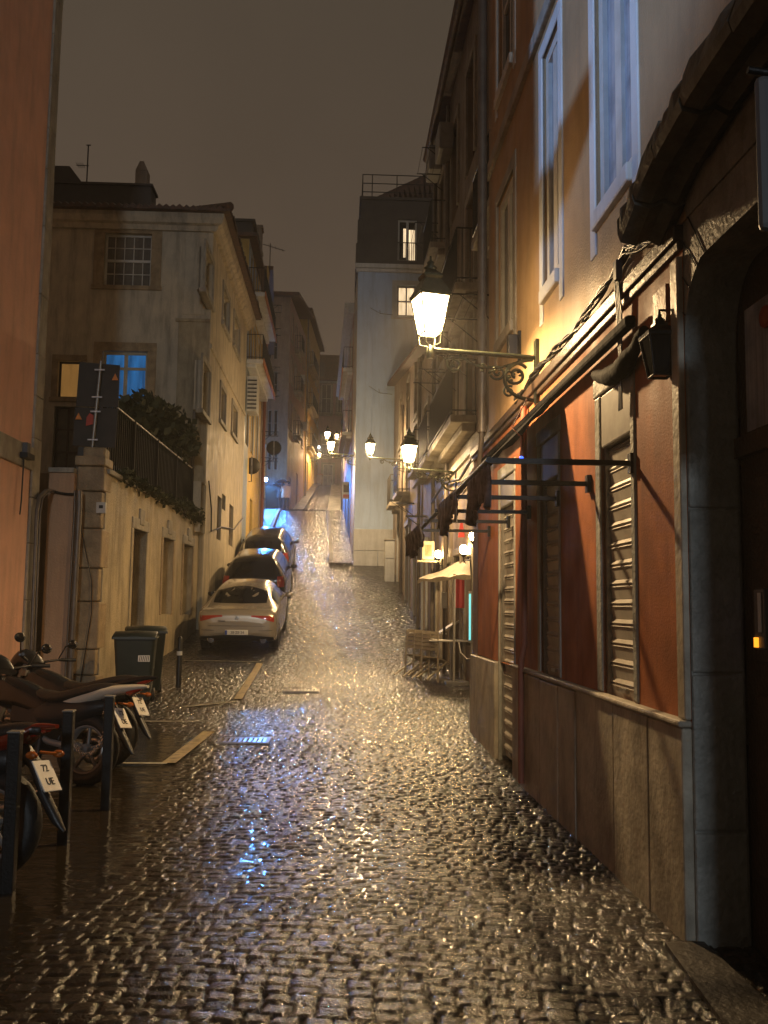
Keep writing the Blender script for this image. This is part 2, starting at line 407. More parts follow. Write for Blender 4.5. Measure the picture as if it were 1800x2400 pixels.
# ---------------------------------------------------------------- wet cobbled street
def cobble_material():
    m = bpy.data.materials.new('wet_cobbles'); m.use_nodes = True; nt = m.node_tree; N = nt.nodes; L = nt.links; bs = N['Principled BSDF']
    at = N.new('ShaderNodeAttribute'); at.attribute_name = 'stone'
    sep = N.new('ShaderNodeSeparateColor'); L.new(at.outputs['Color'], sep.inputs[0])
    tc = N.new('ShaderNodeTexCoord')
    r = N.new('ShaderNodeValToRGB'); r.color_ramp.elements[0].color = (.012, .0095, .007, 1); r.color_ramp.elements[1].color = (.040, .032, .023, 1)
    L.new(sep.outputs['Red'], r.inputs['Fac'])
    mx = N.new('ShaderNodeMix'); mx.data_type = 'RGBA'; mx.inputs['B'].default_value = (.003, .0025, .002, 1)
    L.new(sep.outputs['Green'], mx.inputs['Factor']); L.new(r.outputs['Color'], mx.inputs['A']); L.new(mx.outputs['Result'], bs.inputs['Base Color'])
    rr = N.new('ShaderNodeMapRange'); rr.inputs['To Min'].default_value = .10; rr.inputs['To Max'].default_value = .19
    n3 = N.new('ShaderNodeTexNoise'); n3.inputs['Scale'].default_value = .8; n3.inputs['Detail'].default_value = 3
    L.new(tc.outputs['Object'], n3.inputs['Vector']); L.new(n3.outputs['Fac'], rr.inputs['Value']); rr.inputs['From Min'].default_value = .3; rr.inputs['From Max'].default_value = .7
    L.new(rr.outputs['Result'], bs.inputs['Roughness'])
    n1 = N.new('ShaderNodeTexNoise'); n1.inputs['Scale'].default_value = 60; n1.inputs['Detail'].default_value = 3; n1.inputs['Roughness'].default_value = .6
    L.new(tc.outputs['Object'], n1.inputs['Vector'])
    b1 = N.new('ShaderNodeBump'); b1.inputs['Strength'].default_value = .75; b1.inputs['Distance'].default_value = .011
    L.new(n1.outputs['Fac'], b1.inputs['Height'])
    # beyond the modelled stones the joints carry on as relief
    vo = N.new('ShaderNodeTexVoronoi'); vo.feature = 'DISTANCE_TO_EDGE'; vo.inputs['Scale'].default_value = 5.2
    L.new(tc.outputs['Object'], vo.inputs['Vector'])
    mr = N.new('ShaderNodeMapRange'); mr.inputs['From Max'].default_value = .25; L.new(vo.outputs['Distance'], mr.inputs['Value'])
    b2 = N.new('ShaderNodeBump'); b2.inputs['Distance'].default_value = .024
    L.new(sep.outputs['Blue'], b2.inputs['Strength']); L.new(mr.outputs['Result'], b2.inputs['Height']); L.new(b1.outputs['Normal'], b2.inputs['Normal'])
    v2 = N.new('ShaderNodeTexVoronoi'); v2.inputs['Scale'].default_value = 5.2; L.new(tc.outputs['Object'], v2.inputs['Vector'])
    b3 = N.new('ShaderNodeBump'); b3.inputs['Distance'].default_value = .012; L.new(sep.outputs['Blue'], b3.inputs['Strength'])
    n4 = N.new('ShaderNodeTexNoise'); n4.inputs['Scale'].default_value = 5.5; n4.inputs['Detail'].default_value = 2; L.new(tc.outputs['Object'], n4.inputs['Vector'])
    L.new(n4.outputs['Fac'], b3.inputs['Height']); L.new(b2.outputs['Normal'], b3.inputs['Normal'])
    L.new(b3.outputs['Normal'], bs.inputs['Normal'])
    # beyond the modelled stones: tone per stone and dark joints from the same cells
    s2 = N.new('ShaderNodeSeparateColor'); L.new(v2.outputs['Color'], s2.inputs[0])
    m1 = N.new('ShaderNodeMix'); L.new(sep.outputs['Blue'], m1.inputs['Factor']); L.new(sep.outputs['Red'], m1.inputs['A']); L.new(s2.outputs['Red'], m1.inputs['B']); L.new(m1.outputs['Result'], r.inputs['Fac'])
    jr = N.new('ShaderNodeMapRange'); jr.inputs['From Min'].default_value = .05; jr.inputs['From Max'].default_value = .16; jr.inputs['To Min'].default_value = 1; jr.inputs['To Max'].default_value = 0; L.new(vo.outputs['Distance'], jr.inputs['Value'])
    m2 = N.new('ShaderNodeMix'); L.new(sep.outputs['Blue'], m2.inputs['Factor']); L.new(sep.outputs['Green'], m2.inputs['A']); L.new(jr.outputs['Result'], m2.inputs['B']); L.new(m2.outputs['Result'], mx.inputs['Factor'])
    M['cobbles'] = m
cobble_material()
def smooth_noise(x, y, seed):
    g = np.random.RandomState(seed).rand(64, 64)
    xi = np.floor(x).astype(int); yi = np.floor(y).astype(int); fx = x - xi; fy = y - yi
    fx = fx * fx * (3 - 2 * fx); fy = fy * fy * (3 - 2 * fy)
    a = g[yi % 64, xi % 64]; b = g[yi % 64, (xi + 1) % 64]; c = g[(yi + 1) % 64, xi % 64]; d = g[(yi + 1) % 64, (xi + 1) % 64]
    return (a * (1 - fx) + b * fx) * (1 - fy) + (c * (1 - fx) + d * fx) * fy
def hash2(a, b, k):
    v = np.sin(a * 127.1 + b * 311.7 + k * 74.7) * 43758.5453
    return v - np.floor(v)
def road_dip(x, y):
    """how far the flooded strip beside the bollards lies below the crown"""
    edge = -1.05 + .5 * (smooth_noise(y * .35, y * 0 + 3.5, 5) - .5) - np.clip((y - 7.5) * .14, 0, 1.4) + np.clip((5.0 - y) * .12, 0, .5)
    t = np.clip((edge - x) / 1.1, 0, 1)
    return t * .034 * np.clip((13.5 - y) / 3, 0, 1) * np.clip((y - .5) / 1.5, 0, 1)
xs = np.concatenate([[-32, -20, -14, -9, -7.2, -6.2], np.arange(-5.4, 2.0, .0125), [2.3, 2.8, 4, 7, 14, 32]])
ys = [-42, -20, -8, -3, 0, 1.2, 2.0]; y = 2.4
while y < 24: ys.append(y); y += max(.009, .0030 * y)
while y < 92: ys.append(y); y += .35
ys = np.array(ys + [100, 118.])
gzs = np.array([gz(v) for v in ys])
X, Y = np.meshgrid(xs, ys); Z = np.repeat(gzs[:, None], len(xs), 1)
th = rad(-9); U = X * math.cos(th) + Y * math.sin(th); V = -X * math.sin(th) + Y * math.cos(th)
U = U + .05 * (smooth_noise(X * 1.3, Y * 1.3, 1) - .5) + .022 * (smooth_noise(X * 9, Y * 9, 21) - .5); V = V + .09 * (smooth_noise(X * .9, Y * .9, 2) - .5) + .022 * (smooth_noise(X * 8, Y * 8, 22) - .5)
PR, PW = .090, .118
row = np.floor(V / PR); off = hash2(row, row * 0, 1) * PW; fv = V / PR - row
cell = np.floor((U + off) / PW); fu = (U + off) / PW - cell
j1 = (hash2(row, cell, 2) - .5) * .24; j2 = (hash2(row, cell + 1, 2) - .5) * .24
fu2 = (fu - j1) / np.maximum(.4, 1 + j2 - j1); fu2 = np.clip(fu2, 0, 1)
e = np.minimum(np.minimum(fu2, 1 - fu2) * PW, np.minimum(fv, 1 - fv) * PR)
jw = .005 + .005 * hash2(row, cell, 3)
prof = np.clip(e / (jw * 2.0), 0, 1); prof = 1 - (1 - prof) ** 2.6
tx = (hash2(row, cell, 4) - .5) * .008; ty = (hash2(row, cell, 5) - .5) * .012; hz = (hash2(row, cell, 6) - .5) * .006
hgt = (prof - 1) * .021 + prof * (tx * (fu2 - .5) * 2 + ty * (fv - .5) * 2 + hz) + prof * .0028 * (smooth_noise(X * 24, Y * 24, 9) - .5)
fade = np.clip((24 - Y) / 3, 0, 1) * np.clip((Y - 2.2) * 5, 0, 1) * ((X > -5.4) & (X < 2.0))
Z = Z + hgt * fade - road_dip(X, Y) + .012 * (smooth_noise(X * .8 + 9, Y * .5, 3) - .5) * np.clip((Y - 2) * .5, 0, 1)
nx, ny = len(xs), len(ys)
me = bpy.data.meshes.new('road')
verts = np.stack([X, Y, Z], -1).reshape(-1, 3).astype(np.float32)
idx = np.arange(nx * ny).reshape(ny, nx)
faces = np.stack([idx[:-1, :-1], idx[:-1, 1:], idx[1:, 1:], idx[1:, :-1]], -1).reshape(-1, 4)
me.vertices.add(len(verts)); me.vertices.foreach_set('co', verts.ravel())
me.loops.add(faces.size); me.loops.foreach_set('vertex_index', faces.ravel().astype(np.int32))
me.polygons.add(len(faces)); me.polygons.foreach_set('loop_start', np.arange(0, faces.size, 4, dtype=np.int32))
me.polygons.foreach_set('use_smooth', np.ones(len(faces), bool))
me.update(calc_edges=True)
ca = me.color_attributes.new('stone', 'FLOAT_COLOR', 'POINT')
far = np.clip((Y - 17) / 4, 0, 1)
cc = np.stack([hash2(row, cell, 7) * fade + .5 * (1 - fade), np.clip(1.15 - prof * 1.45, 0, 1) * fade, far, np.ones_like(X)], -1).astype(np.float32)
ca.data.foreach_set('color', cc.ravel())
me.materials.append(M['cobbles'])
road = bpy.data.objects.new('road', me); COL.objects.link(road); tag(road, kind='structure')
# ---------------------------------------------------------------- flood water by the bollards
m = bpy.data.materials.new('flood_water'); m.use_nodes = True; nt = m.node_tree; N = nt.nodes; L = nt.links; bs = N['Principled BSDF']
bs.inputs['Base Color'].default_value = (.020, .015, .009, 1); bs.inputs['Roughness'].default_value = .10; bs.inputs['IOR'].default_value = 1.33
tcn = N.new('ShaderNodeTexCoord'); mp = N.new('ShaderNodeMapping'); mp.inputs['Rotation'].default_value = (0, 0, rad(12)); mp.inputs['Scale'].default_value = (.55, 1.5, 1)
L.new(tcn.outputs['Object'], mp.inputs['Vector'])
n1 = N.new('ShaderNodeTexNoise'); n1.inputs['Scale'].default_value = 5.5; n1.inputs['Detail'].default_value = 4; n1.inputs['Distortion'].default_value = .6
L.new(mp.outputs['Vector'], n1.inputs['Vector'])
bp = N.new('ShaderNodeBump'); bp.inputs['Strength'].default_value = .4; bp.inputs['Distance'].default_value = .03
L.new(n1.outputs['Fac'], bp.inputs['Height']); L.new(bp.outputs['Normal'], bs.inputs['Normal']); M['flood'] = m
mb = MB(); wy = np.linspace(1.0, 13.0, 61); wx = np.linspace(-5.0, .6, 29)
vs = [(x, y, gz(y) - .0105) for y in wy for x in wx]
fs = [(j * 29 + i, j * 29 + i + 1, (j + 1) * 29 + i + 1, (j + 1) * 29 + i) for j in range(60) for i in range(28)]
mb.add(vs, fs, True); tag(mb.build('flood_water', 'flood', loc=(-2, 6, 0)), kind='structure')
# ---------------------------------------------------------------- pavements, kerbs, landing
def slab_strip(name, pts, h, m, kind='structure'):
    """pts: list of (xl, xr, y); a raised pavement that follows the hill"""
    mb = MB(); P = []
    for i in range(len(pts) - 1):
        a, b = pts[i], pts[i + 1]; n = max(1, int(abs(b[2] - a[2]) / .8))
        for k in range(n + (i == len(pts) - 2)):
            t = k / n; P.append([a[j] + (b[j] - a[j]) * t for j in range(3)])
    rings = [[(l, y, gz(y) - .3), (l, y, gz(y) + h), (r, y, gz(y) + h), (r, y, gz(y) - .3)] for l, r, y in P]
    mb.ring(rings, True, smooth=False)
    o = mb.build(name, m, loc=(pts[0][0], pts[0][2], gz(pts[0][2])))
    if m == 'cobbles':
        ca = o.data.color_attributes.new('stone', 'FLOAT_COLOR', 'POINT')
        for d in ca.data: d.color = (.5, 0, 1, 1)
    return tag(o, kind=kind)
plaster('pavement_stone', (.04, .034, .027), .7, stain=(.02, .017, .013), amt=.5, rough=.5, bump=.6, scale=6, bscale=26)
slab_strip('pavement', [(-.42, 2.3, 36.1), (-.5, .35, 40), (-.95, -.05, 56)], .09, 'cobbles')
slab_strip('kerb', [(-.56, -.424, 36.1), (-.64, -.504, 40), (-1.09, -.954, 56)], .10, 'pavement_stone')
slab_strip('pavement', [(-4.6, -3.30, 37.5), (-5.3, -3.9, 55.8)], .1, 'cobbles')
slab_strip('kerb', [(-3.297, -3.17, 37.5), (-3.897, -3.77, 55.8)], .105, 'stone')
slab_strip('pavement', [(-9, 1.2, 56.4), (-9, 1.2, 58.2)], .10, 'cobbles')
slab_strip('pavement', [(-4.4, -2.9, 58.6), (-3.4, -2.0, 78)], .12, 'pavement_stone')
slab_strip('pavement', [(-1.15, .4, 58.6), (-1.05, .4, 80)], .12, 'pavement_stone')
slab_strip('pavement', [(1.35, 1.75, 2.0), (1.56, 1.75, 4.6)], .022, 'pavement_stone')
# ---------------------------------------------------------------- painted bay lines and gullies
def paint(name, label, pts, wd, m):
    mb = MB()
    for k in range(len(pts) - 1):
        a, b = Vector(pts[k] + (0,)), Vector(pts[k + 1] + (0,)); n = max(2, int((b - a).length / .1)); t = (b - a).normalized(); s = Vector((-t.y, t.x, 0)) * wd / 2
        for i in range(n):
            p, q = a.lerp(b, i / n), a.lerp(b, (i + 1) / n)
            z0, z1 = gz(p.y) + .010, gz(q.y) + .010
            mb.quad((p.x - s.x, p.y - s.y, z0), (p.x + s.x, p.y + s.y, z0), (q.x + s.x, q.y + s.y, z1), (q.x - s.x, q.y - s.y, z1))
    return tag(mb.build(name, m, loc=(*pts[0], gz(pts[0][1]))), kind='structure')
def g2(px, py): p = ground(px, py); return (p.x, p.y)
paint('road_marking', 'a', [g2(430, 1549), g2(608, 1552)], .10, 'road_white')
paint('road_marking', 'b', [g2(609, 1555), g2(557, 1640)], .13, 'road_paint')
paint('road_marking', 'c', [g2(552, 1645), g2(430, 1658)], .10, 'road_white')
paint('road_marking', 'd', [g2(490, 1716), g2(395, 1790)], .14, 'road_paint')
paint('road_marking', 'e', [g2(392, 1791), g2(250, 1790)], .07, 'road_white')
paint('road_marking', 'f', [g2(480, 1692), g2(290, 1692)], .06, 'road_white')
def gully(px, py, label):
    p = ground(px, py); z = p.z + .003; t = thing('drain_grate', label, 'drain grate', (p.x, p.y, z - .012), 'iron gully grates in the cobbles')
    f = MB(); a, b = .30, .22
    for x0, x1, y0, y1 in ((-a, a, -b, -b + .05), (-a, a, b - .05, b), (-a, -a + .05, -b + .05, b - .05), (a - .05, a, -b + .05, b - .05)): f.box(p.x + x0, p.x + x1, p.y + y0, p.y + y1, z - .03, z + .012)
    f.build('frame', 'zinc', t)
    g = MB()
    for i in range(9):
        x = p.x - a + .075 + i * .056; g.box(x, x + .028, p.y - b + .05, p.y + b - .05, z - .02, z + .008)
    g.build('grate', 'steel', t)
    MB().box(p.x - a, p.x + a, p.y - b, p.y + b, z - .012, z - .004).build('pit', 'plate_dark', t)
gully(706, 1619, 'far drain grate in the middle of the cobbled road, catching warm light')
gully(572, 1737, 'near drain grate lying in the blue reflection on the wet cobbles')
# ================================================================ LEFT SIDE
def coords(F, u, d, z): return F.P(u, d, z)
# ---- salmon house (only its far corner shows)
FS = Frame((-4.92, 3.2), (-4.88, 15.0), (1, 0))
t = thing('salmon_house', 'salmon pink rendered house with pale stone corner strip behind the motorcycles', 'house', (-4.9, 15, .15))
mb = MB(FS); wall(mb, 0, FS.len - .36, -.3, 3.62); wall(mb, 0, FS.len - .36, 3.98, 19); shell(mb, 0, FS.len - .36, -.3, 19, 7); mb.build('wall', 'salmon_plaster', t)
mb = MB(FS); z = -.3
while z < 19:
    h = .62 + .5 * rnd.random(); mb.box(FS.len - .36, FS.len, -.5, .035 + .008 * rnd.random(), z, z + h - .008); z += h
mb.build('corner_stones', 'stone', t, bevel=.01)
MB().box(-5.0, -4.5, 2.7, 3.25, 6.26, 6.46).build('shadow_beam', 'wood_dark', t)  # unseen beam added to cast a band of shade on the upper wall opposite
MB(FS).box(0, FS.len - .362, -.02, .05, 3.622, 3.978).build('string_course', 'stone', t, bevel=.015)
mb = MB(); p0 = at_x(78, 1545, -4.8); q = [at_x(a, b, -4.78) for a, b in ((72, 1560), (86, 1200), (92, 1165), (108, 1150), (128, 1152))]
mb.tube(q, .032, 8); mb.tube([v + Vector((.02, .09, 0)) for v in q[:-1]], .02, 6)
mb.build('wall_conduit', 'pipe_grey', t)
p = at_x(58, 1060, -4.82)
k = MB().box(p.x - .05, p.x + .06, p.y - .07, p.y + .07, p.z - .02, p.z + .14).build('wall_lamp_box', 'panel_grey', t)
MB().box(p.x - .05, p.x + .1, p.y - .16, p.y + .16, p.z - .1, p.z - .022).tube([p + Vector((.01, -.05, -.1)), p + Vector((.01, -.07, -.75)), p + Vector((.01, -.1, -.95))], .012, 5).build('wall_lamp_bracket', 'iron', t)
# ---- peach wall between the salmon house and the stone pier
FPW = Frame((-4.87, 15.55), (-4.46, 15.55), (0, -1))
mb = MB(FPW); wall(mb, 0, FPW.len, -.2, 3.72); shell(mb, 0, FPW.len, -.2, 3.72, .4)
o = mb.build('garden_wall', 'peach_plaster', loc=(-4.7, 15.55, .1)); tag(o, 'narrow peach wall between pink house corner and stone pier', 'wall')
MB(FPW).box(.0, FPW.len, -.42, .06, 3.722, 3.80).build('coping', 'stone', o)
mb = MB(); a = [at_y(x, y, 15.42) for x, y in ((163, 1610), (170, 1480), (178, 1330), (186, 1190), (186, 1150))]
mb.tube(a, .05, 8); mb.tube([v + Vector((-.07, -.02, 0)) for v in a], .018, 5)
tag(mb.build('drainpipe', 'pipe_grey', loc=a[0]), 'leaning grey drainpipe against the stone pier', 'drainpipe')
# ---- cream retaining wall with pier
FR = Frame((-4.02, 15.9), (-3.84, 25.0), (1, 0))
t = thing('retaining_wall', 'stained cream retaining wall with stone pier and narrow dark doorways', 'wall', (-4, 16, .2))
ops = [FR.rect(312, 1238, 334, 1500), FR.rect(382, 1259, 400, 1440), FR.rect(430, 1274, 446, 1440)]
TOPZ = 3.76
mb = MB(FR); wall(mb, 0, FR.len, -.3, TOPZ, ops, .3); shell(mb, 0, FR.len, -.3, TOPZ, 3.9); mb.build('wall', 'cream_old_plaster', t)
for i, o in enumerate(ops):
    d = MB(FR).box(o[0] + .02, o[1] - .02, -.27, -.22, o[2], o[3] - .02)
    d.build('doorway_panel', ['wood_dark', 'wood_brown', 'wood_dark'][i], t)
    l = MB(FR).box(o[0] - .12, o[1] + .16, -.05, .03, o[3], o[3] + .22); uc = (o[0] + o[1]) / 2
    l.box(uc - .16, uc + .2, -.03, .05, o[3] + .10, o[3] + .42); l.build('lintel', 'stone', t, bevel=.02)
    MB(FR).box(o[0] - .14, o[0] - .002, -.05, .025, o[2], o[3]).box(o[1] + .002, o[1] + .16, -.05, .025, o[2], o[3]).build('door_jamb', 'stone_warm' if i else 'cream_old_plaster', t, bevel=.012)
mb = MB(FR); mb.box(-.02, FR.len, -.32, .06, TOPZ + .002, TOPZ + .09); mb.build('coping', 'stone', t, bevel=.02)
mb = MB(); z = -.2; k = 0
while z < 3.55:
    h = [.62, .42, .78, .55, .66][k % 5]; k += 1
    mb.box(-4.46, -4.04 + (.03 if k % 2 else -.0), 15.72 - (.015 if k % 2 else 0), 16.2, z, z + h - .012); z += h
mb.box(-4.50, -4.0, 15.66, 16.24, z, z + .16)
mb.build('stone_pier', 'stone_warm', t, bevel=.025)
MB().box(-4.40, -4.03, 15.76, 16.1, 3.70, 4.2).build('pier_top', 'stone_warm', t, bevel=.04)
c = at_y(237, 1190, 15.64); k = MB().box(c.x - .075, c.x + .075, c.y - .02, c.y + .05, c.z - .09, c.z + .09).build('number_tile', 'white_paint', t)
MB().box(c.x - .03, c.x + .035, c.y - .026, c.y - .021, c.z - .012, c.z + .04).build('tile_mark', 'sign_dark', k)
# ---- railing of the terrace
t = thing('terrace_fence', 'black iron bar fence on top of the stained retaining wall', 'fence', (-4, 20, TOPZ + .09))
zt = 5.15
mb = MB(FR); n = 58
for i in range(n):
    u = .35 + (FR.len - .55) * i / (n - 1); mb.box(u - .011, u + .011, -.20, -.178, TOPZ + .09, zt - .02)
mb.build('bars', 'fence_black', t)
MB(FR).tube([(.3, -.19, zt), (FR.len - .1, -.19, zt)], .022, 6).tube([(.3, -.19, TOPZ + .2), (FR.len - .1, -.19, TOPZ + .2)], .018, 6).build('rail', 'zinc', t)
for i in range(5):
    u = .4 + (FR.len - .7) * i / 4; MB(FR).box(u - .03, u + .03, -.22, -.16, TOPZ + .09, zt + .01).build('post', 'fence_black', t)
MB(FR).box(1.0, FR.len - .15, -.245, -.235, TOPZ + .35, zt - .1).build('screen_mesh', 'fence_black', t)
# ---- plants
def leaves(mb, c, r, n, sz, flat=1., seed=1):
    q = random.Random(seed)
    for _ in range(n):
        a = q.random() * 6.283; b = math.acos(2 * q.random() - 1); rr = (q.random() ** .45)
        p = Vector((c[0] + r[0] * rr * math.sin(b) * math.cos(a), c[1] + r[1] * rr * math.sin(b) * math.sin(a), c[2] + r[2] * rr * math.cos(b)))
        d = Vector((q.uniform(-1, 1), q.uniform(-1, 1), q.uniform(-.7, 1))).normalized(); s = sz * q.uniform(.6, 1.4)
        e = d.cross(Vector((q.random(), q.random(), q.random()))).normalized() * s * .33
        mb.add([p, p + d * s * .5 + e, p + d * s, p + d * s * .5 - e], [(0, 1, 2, 3)])
sh = thing('shrub', 'dark leafy shrub growing behind the black terrace fence', 'shrub', (-4.3, 23, 3.9))
mb = MB()
for i, (px, py, D, r) in enumerate(((372, 985, 23.5, .7), (338, 960, 22.5, .6), (405, 1010, 24.0, .6), (425, 1040, 24.4, .45), (310, 965, 21.5, .5), (390, 1050, 23.5, .7), (350, 1030, 22.5, .8))):
    c = at_y(px, py, D); leaves(mb, c, (r, r, r * .6), 420, .2, seed=i)
mb.build('foliage', 'leaf', sh)
mb = MB()
for i, (px, D) in enumerate(((338, 22.5), (372, 23.5), (405, 24))):
    c = at_y(px, 1010, D); mb.tube([(c.x, c.y, 3.7), (c.x + .1, c.y, 4.3), (c.x + .05, c.y, c.z)], [.05, .035, .015], 6)
mb.build('stems', 'wood_dark', sh)
mb = MB()
for i in range(26):
    u = .8 + 8 * (i / 25) + rnd.uniform(-.1, .1); p = FR.P(u, .05, TOPZ + .08 + rnd.uniform(-.06, .08))
    leaves(mb, p, (.14, .2, .10 + .12 * (i > 17)), 60 + 50 * (i > 15), .10, seed=50 + i)
tag(mb.build('wall_plants', 'moss', loc=FR.P(4, .05, TOPZ)), 'mossy tufts and creepers hanging over the retaining wall top', 'plants', kind='stuff')
# ---- pole with the backs of traffic signs
b0, b1 = at_y(204, 1172, 15.85), at_y(237, 846, 15.75)
t = thing('sign_pole', 'leaning grey pole carrying the dark backs of several road signs', 'sign', b0)
MB().tube([b0, b1], .028, 8).build('pole', 'zinc', t)
def onpole(y): k = (y - 1172) / (846 - 1172); return b0.lerp(b1, k)
for y in (868, 932, 966, 1032, 1066, 1100, 1132):
    p = onpole(y); MB().box(p.x - .085, p.x + .085, p.y - .04, p.y - .028, p.z - .012, p.z + .012).build('clamp', 'steel', t)
def plate(pts, D, m, name):
    P = [at_y(x, y, D) for x, y in pts]; n = len(P); mb = MB()
    vs = [p for p in P] + [p + Vector((0, .012, 0)) for p in P]
    mb.add(vs, [tuple(range(n)), tuple(range(n, 2 * n))[::-1]] + [(i, (i + 1) % n, n + (i + 1) % n, n + i) for i in range(n)])
    return mb.build(name, m, t)
plate(((186, 848), (281, 856), (277, 955), (178, 952)), 15.86, 'sign_dark', 'sign_plate')
plate(((176, 954), (276, 958), (270, 1050), (170, 1044)), 15.88, 'sign_dark', 'sign_plate')
plate(((184, 1047), (247, 1049), (243, 1088), (180, 1086)), 15.87, 'plate_dark', 'sign_plate')
plate(((179, 1090), (243, 1092), (238, 1152), (177, 1150)), 15.86, 'sign_grey', 'sign_plate')
for pts in (((262, 891), (277, 891), (270, 875)), ((176, 983), (192, 983), (184, 967)), ((224, 1089), (240, 1089), (233, 1073))):
    plate(pts, 15.83, 'orange_paint', 'warning_triangle')
plate(((201, 998), (219, 994), (222, 975), (210, 968), (203, 978)), 15.84, 'red_paint', 'warning_disc')
# ---- cables
def cable(pts, r, label, m='cable', n=14, sag=0.):
    P = [Vector(p) for p in pts]; out = []
    for i in range(len(P) - 1):
        for k in range(n):
            s = k / n; q = P[i].lerp(P[i + 1], s); q.z -= sag * 4 * s * (1 - s); out.append(q)
    out.append(P[-1])
    return tag(MB().tube(out, r, 5).build('cable', m, loc=out[0]), label, 'cable')
cable([at_x(125, 1152, -4.78), at_y(186, 1158, 15.5)], .022, 'thick black cable bridging the gap from pink house to stone pier', sag=.02)
cable([at_y(188, 1165, 15.62), at_y(192, 1250, 15.62), at_y(215, 1360, 15.62), at_y(214, 1440, 15.62), at_y(188, 1600, 15.62)], .009, 'thin black cable looping down the stone pier')
# ---- cream house with the blue lit window
FF = Frame((-3.72, 25.05), (-11.5, 25.05), (0, -1)); FD = Frame((-3.72, 25.05), (-3.74, 34.3), (1, 0))
t = thing('cream_house', 'shabby cream corner house with one blue lit window and tiled eaves', 'house', (-3.72, 25.05, .9))
ZE = 12.15
f_up = FF.rect(247, 546, 352, 671); f_lo = FF.rect(241, 822, 341, 962); f_ye = FF.rect(137, 845, 186, 932); f_dk = FF.rect(128, 952, 181, 1112)
so = [FD.rect(482, 578, 496, 718), FD.rect(523, 671, 535, 790), FD.rect(548, 737, 559, 838), FD.rect(475, 844, 488, 983), FD.rect(517, 905, 526, 1000), FD.rect(544, 946, 553, 1030)]
do = [FD.rect(472, 1128, 480, 1252), FD.rect(510, 1160, 517, 1268), FD.rect(538, 1180, 545, 1282)]; sm_ = FD.rect(521, 1156, 528, 1198)
mb = MB(FF); wall(mb, 0, FF.len, .3, ZE, [f_up, f_lo, f_ye, f_dk], .2)
mb.build('wall', 'cream_plaster', t)
mb = MB(FD); wall(mb, 0, FD.len, .3, ZE, so + do + [sm_], .2); shell(mb, 0, FD.len, .3, ZE, 7.7, False); mb.build('wall', 'cream_plaster', t)
window(FF, t, f_up, 5, 4, .18, 'white_paint', 'glass_curtain', .05, .022, 'stone_warm', .28, True, .03, rail=.5)
window(FF, t, f_lo, 2, 1, .18, 'cream_paint', 'room_blue', .07, .10, 'stone_warm', .24, True, .03, rail=.72)
window(FF, t, f_ye, 1, 1, .18, 'wood_dark', 'room_yellow', .05, .03, 'stone_warm', .16, True, .03)
window(FF, t, f_dk, 2, 3, .18, 'wood_dark', 'glass_curtain', .05, .05)
for i, o in enumerate(so): window(FD, t, o, 1, 2, .16, 'white_paint', 'glass_sheer' if i in (0, 3) else 'glass_curtain', .05, .05, 'stone', .16, True, .04)
for o in do: MB(FD).box(o[0] + .02, o[1] - .02, -.17, -.12, o[2] + .02, o[3] - .02).build('door', 'wood_dark', t)
window(FD, t, sm_, 1, 1, .16, 'wood_dark', 'glass_dark', .04)
mb = MB(); e = .32
prof = [(0, 0), (.10, 0), (.16, .12), (.26, .16), (e, .3), (e, .42), (0, .42)]
for i, (dx, dz) in enumerate(prof): pass
P1 = lambda d, z: [(-11.5, 25.05 - d, ZE - .42 + z), (-3.72 + d, 25.05 - d, ZE - .42 + z), (-3.74 + d, 34.3, ZE - .42 + z)]
cols = [P1(d, z) for d, z in prof]
for i in range(len(cols) - 1):
    for k in range(2): mb.quad(cols[i][k], cols[i][k + 1], cols[i + 1][k + 1], cols[i + 1][k])
mb.build('cornice', 'cream_plaster', t)
# roof: rows of tiles over two slopes
mb = MB(); q = 0; s = math.tan(rad(17)); ov = .5
def hip(x, y):  # roof height
    return ZE + .06 + s * min(max(-3.72 + ov - x, 0), max(y - (25.05 - ov), 0), 3.8)
N_ = 46
for i in range(N_):
    x0 = -11.5 + (7.78 + ov) * i / N_; x1 = x0 + (7.78 + ov) / N_ * 1.02; xc = (x0 + x1) / 2
    ymax = min(25.05 - ov + 3.8, 25.05 - ov + max(-3.72 + ov - xc, .01)); y0 = 25.05 - ov - .05 * rnd.random()
    z0, z1 = hip(xc, 25.05 - ov), hip(xc, ymax)
    mb.add([(x0, y0, z0), (xc, y0, z0 + .08), (x1, y0, z0), (x1, ymax, z1), (xc, ymax, z1 + .08), (x0, ymax, z1), (x0, y0, z0 - .06), (x1, y0, z0 - .06)], [(0, 1, 4, 5), (1, 2, 3, 4), (0, 6, 7, 2, 1)])
N_ = 52
for i in range(N_):
    y0 = 25.05 - ov + (9.25 + ov) * i / N_; y1 = y0 + (9.25 + ov) / N_ * 1.02; yc = (y0 + y1) / 2
    xmin = max(-3.72 + ov - 3.8, -3.72 + ov - max(yc - 25.05 + ov, .01)); x0 = -3.72 + ov + .05 * rnd.random()
    z0, z1 = hip(-3.72 + ov, yc), hip(xmin, yc)
    mb.add([(x0, y0, z0), (x0, yc, z0 + .08), (x0, y1, z0), (xmin, y1, z1), (xmin, yc, z1 + .08), (xmin, y0, z1), (x0, y0, z0 - .06), (x0, y1, z0 - .06)], [(0, 1, 4, 5), (1, 2, 3, 4), (0, 6, 7, 2, 1)])
for k in range(13):  # hip ridge tiles
    a = Vector((-3.72 + ov - .29 * k, 25.05 - ov + .29 * k, 0)); a.z = ZE + .12 + s * .29 * k; b = a + Vector((-.33, .33, .33 * s + .03)); mb.tube([a, b], [.13, .10], 8)
